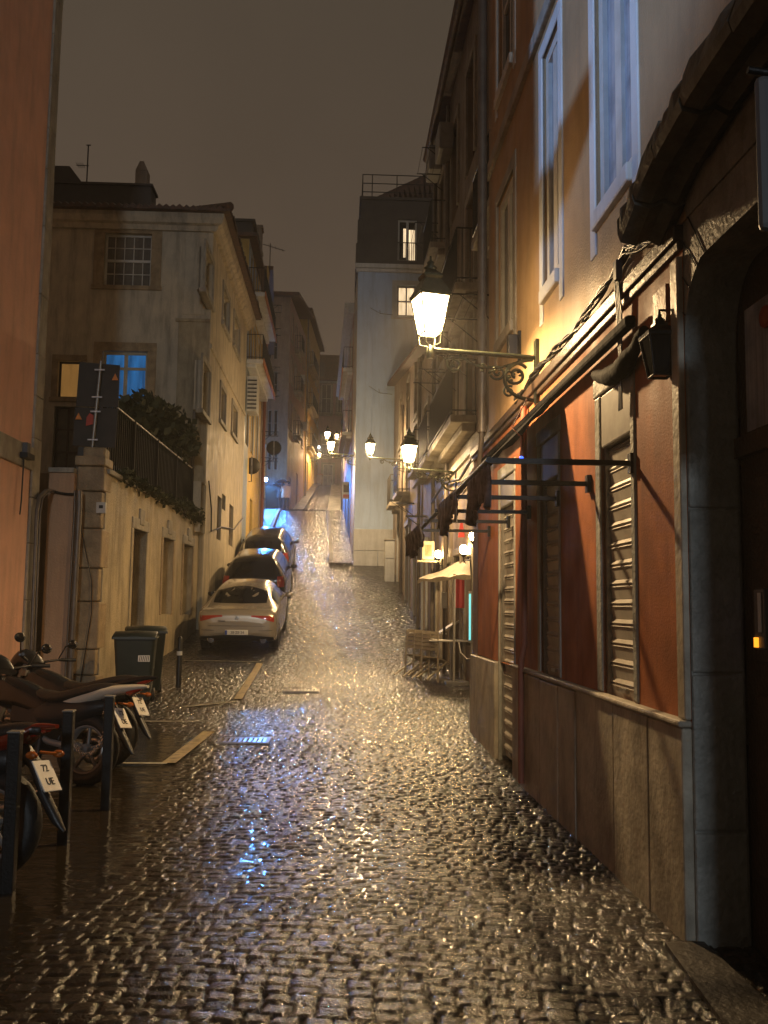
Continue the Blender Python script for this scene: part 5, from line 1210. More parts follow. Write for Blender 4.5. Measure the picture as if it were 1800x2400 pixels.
for (px, py) in ((890, 742), (888, 926)):
    u, z = FK.px(px, py); MB(FK).tube([(u, 0, z + .25), (u, .4, z), (u + .5, .4, z - .05)], .012, 4).tube([(u - .4, .02, z + .35), (u, .4, z)], .008, 4).build('aerial', 'iron', t)
# ---- lilac house beyond
t = thing('lilac_house', 'lilac and blue painted house with white bottomed balconies up the hill', 'house', (.26, 40.3, 4))
vo = [(u, u + 1.0, z, z + 1.9) for z in (9.2, 12.05) for u in (1.2, 4.2, 8.0, 12.0)] + [(u, u + 1.1, z, z + 2.3) for u, z in ((2.5, 4.9), (7.2, 5.9), (12.4, 6.9))]
mb = MB(FV); wall(mb, 0, FV.len, 8.2, 14.6, [o for o in vo if o[2] > 8.3]); shell(mb, 0, FV.len, 3.6, 14.6, 5); mb.build('wall', 'pink_plaster', t)
mb = MB(FV); wall(mb, 0, FV.len, 3.6, 8.2, [o for o in vo if o[3] < 9.3 and o[2] < 8]); mb.build('painted_base', 'blue_plaster', t)
for o in vo[:8]: window(FV, t, o, 2, 3, .13, 'white_paint', 'glass_dark', .05, .03, 'white_plaster', .1, False)
for o in vo[8:]: MB(FV).box(o[0] + .03, o[1] - .03, -.14, -.08, o[2], o[3] - .03).build('door', 'wood_dark', t)
for z in (9.15, 12.0):
    b = railing(FV, t, .2, 5.6, .42, z, .95, sm='white_plaster', step=.13); MB(FV).box(.2, 5.6, .422, .47, z - .24, z + .03).build('balcony_edge', 'orange_edge', b)
MB(FV).box(-.1, FV.len, -5, .4, 14.6, 14.85).box(-.1, FV.len, -5, .25, 14.4, 14.598).build('eaves', 'stone_white', t)
MB(FV).box(.1, FV.len, -4.8, -.2, 14.85, 15.3).build('roof', 'tile', t)
c = at_y(813, 1149, 43.5); t = thing('street_sign', 'small white notice with red and dark patches beside the blue wall', 'sign', c)
MB().box(c.x - .24, c.x + .22, 43.5, 43.53, c.z - .4, c.z + .4).build('plate', 'plate_white', t, bevel=.01); MB().box(c.x - .17, c.x + .15, 43.49, 43.498, c.z - .36, c.z - .2).build('red_patch', 'red_paint', t); MB().box(c.x - .16, c.x + .14, 43.49, 43.498, c.z - .1, c.z + .26).build('dark_patch', 'wood_dark', t); MB().box(c.x + .22, c.x + .5, 43.51, 43.55, c.z + .1, c.z + .16).build('bracket', 'iron', t)
# ---- far terrace on the same side
t = thing('terrace_house', 'pale far terrace house behind the topmost lanterns', 'house', (.12, 58.9, 7.4))
xo = [(u, u + 1.0, z, z + 1.9) for z in (13.4, 16.4) for u in (2, 6, 10, 14, 18, 22)]
mb = MB(FX); wall(mb, 0, FX.len, 6.5, 19.5, xo); shell(mb, 0, FX.len, 6.5, 19.5, 5); mb.build('wall', 'beige_plaster', t)
for o in xo: window(FX, t, o, 1, 2, .13, 'white_paint', 'glass_dark', .05, .03, 'stone_white', .1)
MB(FX).box(-.1, FX.len, -5, .4, 19.5, 19.75).build('roof', 'tile', t)
# ================================================================ CARS
def crm(P, n):
    P = np.array(P, float); out = []
    for i in range(len(P) - 1):
        p0, p1, p2, p3 = P[max(i - 1, 0)], P[i], P[i + 1], P[min(i + 2, len(P) - 1)]
        for k in range(n):
            t = k / n; out.append(.5 * ((2 * p1) + (-p0 + p2) * t + (2 * p0 - 5 * p1 + 4 * p2 - p3) * t * t + (-p0 + 3 * p1 - 3 * p2 + p3) * t**3))
    out.append(P[-1]); return np.array(out)
def section(st):
    y, w, zb, zbelt, zt, wr = st
    k = .55
    return [(0, zt + .015), (wr * .55, zt + .008), (wr * .9, zt - .02), (wr + (w - wr) * .25, zt - (zt - zbelt) * .22 - .01), (wr + (w - wr) * .72, zt - (zt - zbelt) * .68), (w * .975, zbelt), (w, zbelt - .14), (w * .99, zb + (zbelt - zb) * .42), (w * .985, zb + .14), (w * .93, zb + .02), (w * .6, zb), (0, zb)]
class Car:
    def __init__(s, name, label, paint, stations, loc, rz, pitch, group):
        s.t = thing(name, label, 'car', (0, 0, 0), group); s.st = crm(stations, 8)
        s.paint = paint; s.sec = [np.array(crm(section(r), 5)) for r in s.st]
        s.place = (loc, rz, pitch)
        mb = MB(); rings = []
        for r, sc in zip(s.st, s.sec):
            half = [(x, r[0], z) for x, z in sc]; rings.append(half + [(-x, y, z) for x, y, z in half[-2:0:-1]])
        mb.ring(rings, True); s.body = mb.build('body', paint, s.t, local=True)
    def skin(s, x, z):
        """rear face y at (x,z): first station whose section holds the point"""
        x = max(abs(x), .05); prev = None
        for r, sc in zip(s.st, s.sec):
            w_at = 0
            zz = sc[:, 1]; xx = sc[:, 0]
            m = np.where((zz[:-1] - z) * (zz[1:] - z) <= 0)[0]
            for i in m:
                f_ = 0 if zz[i + 1] == zz[i] else (z - zz[i]) / (zz[i + 1] - zz[i]); w_at = max(w_at, xx[i] + f_ * (xx[i + 1] - xx[i]))
            if w_at >= x:
                if prev is None or w_at - prev[1] < 1e-6: return r[0]
                f_ = (x - prev[1]) / (w_at - prev[1]); return prev[0] + (r[0] - prev[0]) * max(0, min(1, f_))
            prev = (r[0], w_at)
        return s.st[len(s.st) // 3][0]
    def drape(s, name, m, xs, top, bot, off=.012, th=.03, n=9, par=None):
        """panel over the tail whose upper and lower edges are functions of x"""
        mb = MB(); F_, B_ = [], []
        for j in range(n + 1):
            rf, rb = [], []
            for x in xs:
                z = bot(x) + (top(x) - bot(x)) * j / n; y = s.skin(x, z); rf.append((x, y - off, z)); rb.append((x, y + th, z))
            F_.append(rf); B_.append(rb)
        mb.ring(F_, False, True, False); mb.ring([F_[0], B_[0]], False, False, False); mb.ring([F_[-1], B_[-1]], False, False, False)
        mb.quad(F_[0][0], F_[-1][0], B_[-1][0], B_[0][0]); mb.quad(F_[0][-1], F_[-1][-1], B_[-1][-1], B_[0][-1])
        return mb.build(name, m, par or s.t, local=True)
    def side_glass(s, y0, y1, m='car_glass'):
        for sg in (-1, 1):
            mb = MB(); rows_ = []
            for r, sc in zip(s.st, s.sec):
                if y0 <= r[0] <= y1:
                    a, b = 16, 24; rows_.append([(sg * (sc[i][0] + .008), r[0], sc[i][1]) for i in range(a, b)])
            mb.ring(rows_, False, True, False); mb.build('side_window', m, s.t, local=True)
    def wheels(s, ya, yb, w, r=.33):
        for y in (ya, yb):
            for sg in (-1, 1):
                x = sg * (w - .12)
                wl = MB().lathe((x, y, r), [(r * .6, -.11), (r * .93, -.115), (r, -.08), (r, .08), (r * .93, .115), (r * .6, .11)], 24, 'x', True).build('tyre', 'rubber', s.t, local=True)
                mb = MB(); mb.lathe((x + sg * .06, y, r), [(.02, -.02), (r * .62, -.03), (r * .62, .05), (r * .56, .05), (r * .5, 0), (.05, .02), (.04, .04)], 20, 'x')
                for k in range(5):
                    a = k * 1.2566; mb.tube([(x + sg * .1, y, r), (x + sg * .1, y + r * .57 * math.cos(a), r + r * .57 * math.sin(a))], .03, 4)
                mb.build('rim', 'steel', wl, local=True)
                MB().lathe((x + sg * .035, y, r + .02), [(r * 1.02, -.1), (r * 1.16, -.1), (r * 1.16, .09), (r * 1.02, .09)], 24, 'x', True).build('wheel_arch', 'black_plastic', s.t, local=True)
    def plate(s, z, body, x=0., w=.52, h=.11):
        y = s.skin(x, z); p = MB().box(x - w / 2, x + w / 2, y - .03, y + .02, z - h / 2, z + h / 2).build('number_plate', 'plate_white', s.t, bevel=.006, local=True)
        MB().box(x - w / 2 + .004, x - w / 2 + .05, y - .033, y - .0305, z - h / 2 + .004, z + h / 2 - .004).build('plate_band', 'blue_band', p, local=True)
        mb = MB(); text_mb(mb, body, .085, Matrix.Translation((x + .02, y - .0325, z)) @ Matrix.Rotation(math.pi / 2, 4, 'X')); mb.build('lettering', 'plate_dark', p, local=True)
    def mirrors(s, y, z, w):
        for sg in (-1, 1): MB().ball((sg * (w + .10), y, z), .1, 12, 8, (1.05, .6, .72)).tube([(sg * (w - .06), y + .04, z - .06), (sg * (w + .08), y + .02, z - .03)], .025, 6).build('wing_mirror', s.paint if sg > 0 else 'black_gloss', s.t, local=True)
    def finish(s):
        s.t.location, (s.t.rotation_euler.z), s.t.rotation_euler.x = Vector(s.place[0]), s.place[1], s.place[2]
def slope(y): return math.atan((gz(y + 3.6) - gz(y + .9)) / 2.7)
def cx(px, y): return at_y(px, 1450, y).x
# silver four door coupe
Y1 = 21.75
c = Car('parked_car', 'silver gold sloping tailed car parked closest, red tail lamps facing the camera', 'car_silver', [
    (0, .60, .50, .70, .76, .50), (.03, .78, .40, .80, .90, .62), (.10, .86, .34, .88, .985, .70), (.22, .895, .28, .93, 1.02, .72), (.45, .905, .24, .955, 1.05, .70), (.75, .91, .22, .96, 1.14, .64), (1.25, .915, .2, .96, 1.32, .57),
    (1.75, .915, .19, .95, 1.415, .545), (2.3, .915, .19, .94, 1.44, .545), (2.9, .915, .19, .93, 1.39, .56), (3.4, .912, .19, .92, 1.16, .62), (3.75, .905, .2, .9, .99, .70), (4.2, .88, .22, .82, .90, .66), (4.55, .80, .28, .70, .78, .6), (4.68, .62, .36, .6, .66, .5)],
    (cx(556, Y1), Y1, gz(Y1 + 1)), 0, 0, 'cars parked nose uphill along the left')
X11 = [i / 24 - .5 for i in range(25)]
c.drape('rear_window', 'car_glass', [x * 1.24 for x in X11], lambda x: 1.395 - .11 * (x / .62) ** 2, lambda x: 1.10 - .0 * abs(x), .016)
for sg in (-1, 1):
    c.drape('tail_lamp', 'red_lens', [sg * (.33 + .51 * i / 8) for i in range(9)], lambda x: .905 - .02 * ((abs(x) - .33) / .51), lambda x: .865 - .115 * max(0, (abs(x) - .40) / .44) ** 1.2, .008)
    mb = MB().lathe((sg * .60, c.skin(.6, .34) - .02, .335), [(.055, -.02), (.075, -.02), (.08, .06), (.055, .05)], 18, 'y'); e_ = mb.build('exhaust', 'chrome', c.t, local=True); e_.scale.x = 1
    MB().ball((sg * .84, .34, .62), .05, 8, 6, (.35, 1.2, .5)).build('reflector', 'red_lens', c.t, local=True)
c.drape('lower_bumper', 'black_plastic', [x * 1.66 for x in X11], lambda x: .44 + .03 * math.cos(x * 3.4), lambda x: .27, .012, .06)
c.drape('boot_lip', 'car_silver', [x * 1.36 for x in X11], lambda x: 1.055, lambda x: 1.025, .02, .1, 2)
c.drape('boot_seam', 'black_plastic', [x * 1.3 for x in X11], lambda x: .668, lambda x: .658, .004, .02, 1)
for sg in (-1, 1): c.drape('bumper_crease', 'black_plastic', [sg * (.50 + .36 * i / 6) for i in range(7)], lambda x: .565, lambda x: .553, .004, .02, 1)
c.drape('plate_recess', 'car_silver', [x * .72 for x in X11], lambda x: .60, lambda x: .44, .006, .02)
c.plate(.515, '38·ZE·34')
y = c.skin(0, .84); mb = MB(); mb.lathe((0, y - .012, .845), [(.036, -.006), (.044, -.006), (.044, .008), (.036, .008)], 20, 'y', True)
for k in range(3): a = math.pi / 2 + k * 2.0944; mb.tube([(0, y - .014, .845), (.038 * math.cos(a), y - .014, .845 + .038 * math.sin(a))], .006, 4)
mb.build('badge', 'chrome', c.t, local=True)
mb = MB().box(-.42, -.26, c.skin(.34, .77) - .012, c.skin(.34, .77) + .02, .765, .785); mb.build('script_badge', 'chrome', c.t, local=True)
c.side_glass(1.0, 3.1); c.wheels(.98, 3.75, .9); c.mirrors(3.1, .98, .9)
c.drape('roof_aerial', 'car_silver', [-.03, 0, .03], lambda x: 1.45, lambda x: 1.44, 0, .1, 1); c.place = ((cx(556, Y1), Y1, gz(Y1 + .95) - .0), 0, slope(Y1)); 
zr = gz(Y1 + .98); c.place = ((cx(556, Y1), Y1, zr - math.tan(slope(Y1)) * .98), 0, slope(Y1)); c.finish()
def tall_car(label, paint, Y, px, plate, sc=1.0, suv=False):
    H = 1.62 if not suv else 1.60
    c = Car('parked_car', label, paint, [(0, .62, .48, .85, .95, .5), (.03, .80, .38, .95, 1.05, .62), (.09, .87, .32, 1.0, 1.16, .68), (.20, .90, .26, 1.02, 1.34, .64), (.34, .91, .24, 1.02, 1.50, .60), (.55, .91, .22, 1.01, H - .03, .575), (1.0, .915, .2, 1.0, H, .57), (1.9, .915, .2, .99, H + .01, .58), (2.6, .915, .2, .97, H - .04, .59), (3.1, .912, .2, .96, 1.36, .64), (3.5, .905, .22, .94, 1.06, .7), (3.95, .88, .24, .86, .96, .66), (4.25, .78, .3, .72, .8, .58), (4.35, .6, .4, .62, .68, .5)],
            (0, 0, 0), 0, 0, 'cars parked nose uphill along the left')
    c.drape('rear_window', 'car_glass', [x * 1.2 for x in X11], lambda x: 1.49 - .05 * (x / .6) ** 2, lambda x: 1.08 + .02 * math.cos(x * 3), .014)
    for sg in (-1, 1):
        c.drape('tail_lamp', 'red_lens', [sg * (.68 + .20 * i / 6) for i in range(7)], lambda x: 1.10, lambda x: .80, .012)
        c.drape('rear_pillar', 'car_grey' if paint == 'car_black' else 'steel', [sg * (.62 + .07 * i / 3) for i in range(4)], lambda x: 1.44, lambda x: 1.14, .006)
        MB().ball((sg * .72, c.skin(.72, .5) - .01, .5), .05, 10, 6, (1.3, .4, .7)).build('reflector', 'red_lens', c.t, local=True)
    c.drape('lower_bumper', 'black_plastic', [x * 1.7 for x in X11], lambda x: .46, lambda x: .28, .012, .06)
    c.drape('boot_trim', 'chrome', [x * .7 for x in X11], lambda x: .93, lambda x: .905, .014, .03, 1)
    c.plate(.80, plate); c.side_glass(.5, 3.0); c.wheels(.85, 3.45, .9); c.mirrors(2.9, 1.03, .9)
    zr = gz(Y + .85); c.place = ((cx(px, Y), Y, zr - math.tan(slope(Y)) * .85), 0, slope(Y)); c.finish(); return c
tall_car('black rounded hatchback parked second in the row behind the silver car', 'car_black', 27.0, 592, '62·QS·14')
tall_car('dark grey upright car parked third, its wing mirror sticking out to the road', 'car_grey', 32.4, 613, '11·TB·52')
# ================================================================ MOTORCYCLES
def make_bike(label, tail, tailm, fair, loc, rz, lean, sc=1., marks=('72', 'UE')):
    t = thing('motorcycle', label, 'motorcycle', (0, 0, 0), 'motorcycles parked in a row'); B = lambda mb, n, m, p=None, **k: mb.build(n, m, p or t, local=True, **k)
    for x, nm, rr in ((0, 'rear_wheel', .31), (1.38, 'front_wheel', .31)):
        w_ = .075 if x == 0 else .055; rings = []
        for k in range(28):
            a = 6.283 * k / 28; rings.append([(x + (rr - .055 + .06 * math.cos(b)) * math.cos(a), w_ * math.sin(b), rr + (rr - .055 + .06 * math.cos(b)) * math.sin(a)) for b in [6.283 * j / 10 for j in range(10)]])
        rings.append(rings[0]); tyre = B(MB().ring(rings, False), 'tyre', 'rubber')
        mb = MB().lathe((x, 0, rr), [(rr - .12, -.045), (rr - .085, -.05), (rr - .085, .05), (rr - .12, .045)], 28, 'y', True); mb.lathe((x, 0, rr), [(.001, -.06), (.05, -.06), (.05, .06), (.001, .06)], 14, 'y')
        for k in range(5): a = k * 1.2566 + .3; mb.tube([(x, 0, rr), (x + (rr - .1) * math.cos(a), 0, rr + (rr - .1) * math.sin(a))], .018, 5)
        B(mb, 'rim', 'grey_plastic', tyre)
        mb = MB().lathe((x, -.07, rr), [(.05, -.003), (.125, -.003), (.125, .003), (.05, .003)], 24, 'y', True); B(mb, 'brake_disc', 'steel', tyre)
    def blob(path, n=14):
        rings = []
        for (x, z, ry, rz_) in crm(path, 4): rings.append([(x, ry * math.copysign(abs(math.cos(a)) ** .8, math.cos(a)), z + rz_ * math.copysign(abs(math.sin(a)) ** .8, math.sin(a))) for a in [6.283 * k / n for k in range(n)]])
        return MB().ring(rings)
    B(MB().tube([(0, .1, .31), (.35, .11, .36), (.5, .1, .42)], .03, 6).tube([(0, -.1, .31), (.35, -.11, .36), (.5, -.1, .42)], .03, 6), 'swingarm', 'grey_plastic')
    B(MB().box(.40, .86, -.16, .16, .24, .50).box(.46, .80, -.13, .13, .50, .66).lathe((.55, -.2, .38), [(.1, 0), (.12, .03), (.12, .4), (.1, .4)], 16, 'y'), 'engine', 'black_plastic', bevel=.03)
    B(blob([(.30, .60, .10, .10), (.5, .66, .13, .13), (.75, .74, .15, .14), (.98, .78, .13, .15), (1.14, .80, .08, .11)]), 'fuel_tank', fair)
    B(blob([(-.16, .70, .06, .05), (.0, .66, .12, .10), (.2, .62, .14, .13), (.42, .60, .15, .14), (.6, .60, .12, .10)]), 'side_panel', 'black_plastic')
    B(blob([(-.28, .86, .05, .03), (-.12, .85, .10, .05), (.10, .80, .13, .06), (.34, .745, .14, .06), (.56, .76, .11, .06)]), 'seat', 'seat_vinyl')
    # tail cowl tapering to a raised point, with the lamp under it
    B(blob([(-.46 - tail, .885, .02, .012), (-.34 - tail, .87, .06, .03), (-.16, .82, .10, .055), (.1, .74, .12, .075), (.3, .70, .10, .07)]), 'tail_cowl', tailm)
    B(blob([(-.40 - tail, .86, .03, .010), (-.34 - tail, .84, .05, .02), (-.27 - tail, .82, .055, .02)]), 'tail_lamp', 'red_lens')
    B(MB().tube([(-.12, .0, .76), (-.24, 0, .66), (-.36, 0, .42)], [.05, .04, .025], 6).tube([(-.30, 0, .52), (-.42, 0, .36), (-.48, 0, .30)], [.035, .03, .012], 6), 'plate_holder', 'black_plastic')
    T = Matrix.Translation((-.325, 0, .60)) @ Matrix.Rotation(rad(33), 4, 'Y')
    p = B(MB(T).box(-.006, .004, -.085, .085, -.10, .10), 'number_plate', 'plate_white', bevel=.006)
    mb = MB(); T2 = T @ Matrix.Translation((-.0075, 0, 0)) @ Matrix.Rotation(math.pi / 2, 4, 'Z').to_4x4() @ Matrix.Rotation(math.pi / 2, 4, 'X') @ Matrix.Rotation(math.pi, 4, 'Y')
    TP = T @ Matrix(((0, 0, -1, -.0085), (-1, 0, 0, 0), (0, 1, 0, 0), (0, 0, 0, 1)))
    for zz, tx_ in ((.045, marks[0]), (-.04, marks[1])): text_mb(mb, tx_, .062, TP @ Matrix.Translation((0, zz, 0)))
    B(mb, 'plate_marks', 'plate_dark', p)
    for sg in (-1, 1): B(MB().ball((-.30, sg * .13, .72), .03, 8, 6, (1.4, .8, .8)).tube([(-.24, sg * .03, .73), (-.30, sg * .12, .72)], .01, 5), 'indicator', 'amber_lens')
    B(MB().tube([(1.38, .10, .31), (1.14, .10, .82), (1.06, .10, .98)], .028, 8).tube([(1.38, -.10, .31), (1.14, -.10, .82), (1.06, -.10, .98)], .028, 8).box(1.05, 1.14, -.12, .12, .84, .90), 'fork', 'grey_plastic')
    B(MB().tube([(.92, .38, 1.04), (1.0, .26, 1.03), (1.06, .1, .99), (1.06, -.1, .99), (1.0, -.26, 1.03), (.92, -.38, 1.04)], .014, 6).tube([(.86, .40, 1.045), (.97, .28, 1.035)], .02, 6).tube([(.86, -.40, 1.045), (.97, -.28, 1.035)], .02, 6), 'handlebar', 'black_plastic')
    B(MB().ball((1.24, 0, .88), .10, 12, 8, (.8, .9, .9)), 'headlight', 'black_gloss')
    B(blob([(1.02, .96, .14, .03), (1.15, 1.02, .15, .10), (1.28, .92, .12, .13), (1.34, .80, .06, .08)]), 'front_fairing', fair)
    for sg in (-1, 1): B(MB().tube([(1.0, sg * .28, 1.03), (.97, sg * .34, 1.18), (.95, sg * .37, 1.20)], .008, 5).ball((.93, sg * .40, 1.21), .07, 10, 8, (.3, 1.1, .7)), 'mirror', 'black_gloss')
    B(MB().tube([(.62, -.17, .30), (.3, -.2, .30), (-.02, -.2, .40), (-.18, -.2, .46)], [.025, .03, .05, .05], 10), 'exhaust', 'chrome')
    B(MB().tube([(.42, .1, .25), (.36, .22, .02)], .012, 5), 'side_stand', 'iron')
    rings = []
    for k in range(9):
        a = rad(20 + 150 * k / 8); rings.append([(1.38 + q_ * math.cos(a), y_, .31 + q_ * math.sin(a)) for q_, y_ in ((.335, -.06), (.345, 0), (.335, .06), (.33, .055), (.338, 0), (.33, -.055))])
    B(MB().ring(rings, False), 'mudguard', fair)
    t.location = loc; t.rotation_euler = (lean, 0, rz); t.scale = (sc,) * 3
    return t
def bikeloc(px, py, r=.31):
    p = ground(px, py); return (p.x, p.y, p.z - .012)
D1, D2, D3 = 5.75, 8.6, 9.55
make_bike('nearest motorcycle with red tail lamp, mostly cut off by the photo edge', -.10, 'red_tail', 'car_black', (at_y(-22, 1900, D1).x, D1, -.012), math.pi - .32, rad(6))
make_bike('motorcycle with pale pointed tail and chain hanging behind the bollards', .10, 'tail_white', 'car_black', (at_y(200, 1740, D2).x, D2, -.012), math.pi - .40, rad(7), 1.0)
make_bike('black motorcycle furthest from the camera beside the wheelie bins', .02, 'car_black', 'car_grey', (at_y(252, 1730, D3).x, D3, -.01), math.pi - .42, rad(7))
# lock chain on the second machine
pts = [at_y(x, y, 7.9) for x, y in ((243, 1668), (250, 1690), (245, 1720), (232, 1748), (215, 1764), (198, 1768), (182, 1756), (170, 1738))]
cc_ = crm([tuple(p) for p in pts], 5); mb = MB(); acc = 0
for i in range(len(cc_) - 1):
    a, b = Vector(cc_[i]), Vector(cc_[i + 1]); dr = (b - a).normalized(); sd = dr.cross(Vector((0, 1, 0)) if i % 2 else Vector((1, .2, .4))).normalized() * .014; mid = (a + b) / 2; L_ = (b - a).length * .72
    mb.tube([mid - dr * L_ + sd * .4, mid - dr * L_ * .5 + sd, mid + dr * L_ * .5 + sd, mid + dr * L_ - sd * .0, mid + dr * L_ * .5 - sd, mid - dr * L_ * .5 - sd, mid - dr * L_ + sd * .4], .0055, 5)
tag(mb.build('lock_chain', 'chrome', loc=pts[3]), 'bright steel lock chain hanging from the pale tailed motorcycle', 'chain')
make_bike('small dark motorcycle far up by the foot of the red house', .0, 'car_black', 'car_grey', (at_y(600, 1262, 38.6).x, 38.6, gz(38.6)), math.pi + .3, rad(5))
# ================================================================ BOLLARDS
def bollard(px, py_b, label, r=.035, h=.86, group='square iron bollards in a row', round_=False):
    p = ground(px, py_b); z = p.z
    t = thing('bollard', label, 'bollard', (p.x, p.y, z), group)
    if round_:
        MB().lathe((p.x, p.y, z - .06), [(.045, 0), (.045, h + .02), (.03, h + .05), (.012, h + .06)], 14).build('post', 'iron', t)
        MB().lathe((p.x, p.y, z + h * .62), [(.047, 0), (.047, .07)], 14).build('band', 'plate_white', t)
    else:
        MB().box(p.x - r, p.x + r, p.y - r, p.y + r, z - .1, z + h).build('post', 'iron', t, bevel=.006)
        MB().box(p.x - r - .004, p.x + r + .004, p.y - r - .004, p.y + r + .004, z + h, z + h + .012).build('cap', 'zinc', t, bevel=.004)
bollard(18, 2088, 'square black bollard at the photo edge before the cut off motorcycle')
bollard(148, 1974, 'square black bollard second from the camera, in front of the red tail lamp')
bollard(247, 1896, 'square black bollard next to the pale tailed motorcycle and chain')
bollard(418, 1609, 'thin dark round bollard with white band between bins and parked car', round_=True, group='round bollard', h=.84)
# ================================================================ WHEELIE BINS
def make_bin(label, loc, rz, sticker=True, sc=1., group='green wheelie bins against the retaining wall'):
    t = thing('wheelie_bin', label, 'bin', (0, 0, 0), group); rings = []
    for z, w_, d_ in ((.06, .23, .25), (.10, .235, .26), (.88, .29, .34), (.97, .295, .35)):
        r_ = .05; q_ = []
        for cx_, cy_, a0 in ((w_ - r_, d_ - r_, 0), (-w_ + r_, d_ - r_, 90), (-w_ + r_, -d_ + r_, 180), (w_ - r_, -d_ + r_, 270)):
            for k in range(4): a = rad(a0 + 30 * k); q_.append((cx_ + r_ * math.cos(a), cy_ + r_ * math.sin(a), z))
        rings.append(q_)
    MB().ring(rings).build('body', 'bin_green', t, local=True)
    MB().box(-.315, .315, -.375, .37, .955, .99).build('rim', 'bin_green', t, bevel=.012, local=True)
    rings = []
    for y, z in ((-.40, .985), (-.37, 1.02), (-.1, 1.06), (.2, 1.055), (.36, 1.03), (.39, .995)): rings.append([(-.32, y, z - .03), (-.30, y, z), (0, y, z + .012), (.30, y, z), (.32, y, z - .03)])
    MB().ring(rings, True).build('lid', 'bin_green', t, local=True)
    MB().tube([(-.27, .40, .96), (-.27, .46, .97), (.27, .46, .97), (.27, .40, .96)], .018, 6).build('handle', 'black_plastic', t, local=True)
    for sg in (-1, 1): MB().lathe((sg * .25, .26, .1), [(.03, -.03), (.1, -.03), (.1, .03), (.03, .03)], 16, 'x').build('wheel', 'rubber', t, local=True)
    if sticker:
        s = MB().box(.06, .225, -.345, -.315, .63, .72).build('sticker', 'plate_white', t, local=True); mb = MB()
        for k in range(6): x = .07 + k * .025; mb.add([(x, -.3462, .635), (x + .011, -.3462, .635), (x + .024, -.3462, .715), (x + .013, -.3462, .715)], [(0, 1, 2, 3)])
        mb.build('stripes', 'sign_dark', s, local=True)
    t.location = loc; t.rotation_euler.z = rz; t.scale = (sc,) * 3; return t
YB = 14.35
make_bin('dark green wheelie bin with striped white sticker, the nearer of two', (at_y(318, 1540, YB).x, YB, gz(YB) - .02), rad(8), sc=1.0)
make_bin('dark green wheelie bin standing close behind the stickered one', (at_y(340, 1540, 15.3).x, 15.3, gz(15.3)), rad(14), False)
def big_bin(label, px, D, w_, h_):
    x = at_y(px, 1160, D).x; z = gz(D) + .1; t = thing('waste_container', label, 'bin', (x, D, z), 'dark waste containers at the far corner')
    MB().prism([(x - w_ / 2 + .05, z + .12), (x + w_ / 2 - .05, z + .12), (x + w_ / 2, z + h_), (x - w_ / 2, z + h_)], D - .4, D + .4).build('body', 'bin_green', t, bevel=.04)
    rings = [[(x - w_ / 2 - .03, y, z + h_), (x - w_ / 4, y, z + h_ + dz), (x + w_ / 4, y, z + h_ + dz), (x + w_ / 2 + .03, y, z + h_)] for y, dz in ((D - .45, .03), (D - .2, .16), (D + .2, .18), (D + .44, .05))]
    MB().ring(rings).build('lid', 'black_plastic', t)
    for sg in (-1, 1): MB().lathe((x + sg * w_ * .36, D - .3, z + .08), [(.02, -.04), (.09, -.04), (.09, .04), (.02, .04)], 12, 'x').build('wheel', 'rubber', t)
big_bin('larger dark waste container by the blue lit wall at the crossing', 640, 58.15, .9, 1.45); big_bin('smaller dark waste container right beside the larger one', 658, 58.0, .75, 1.15)
x = at_y(745, 1120, 79).x; z = gz(79); t = thing('junction_kiosk', 'brown boxy street cabinet at the top end of the street', 'cabinet', (x, 79, z))
MB().box(x - .36, x + .36, 78.7, 79.3, z - .1, z + .85).build('case', 'wood_brown', t, bevel=.04); MB().box(x - .42, x + .42, 78.64, 79.36, z + .851, z + .92).build('lid', 'terracotta', t, bevel=.02); MB().box(x - .3, x + .3, 78.69, 78.698, z + .1, z + .78).build('door', 'wood_brown', t)
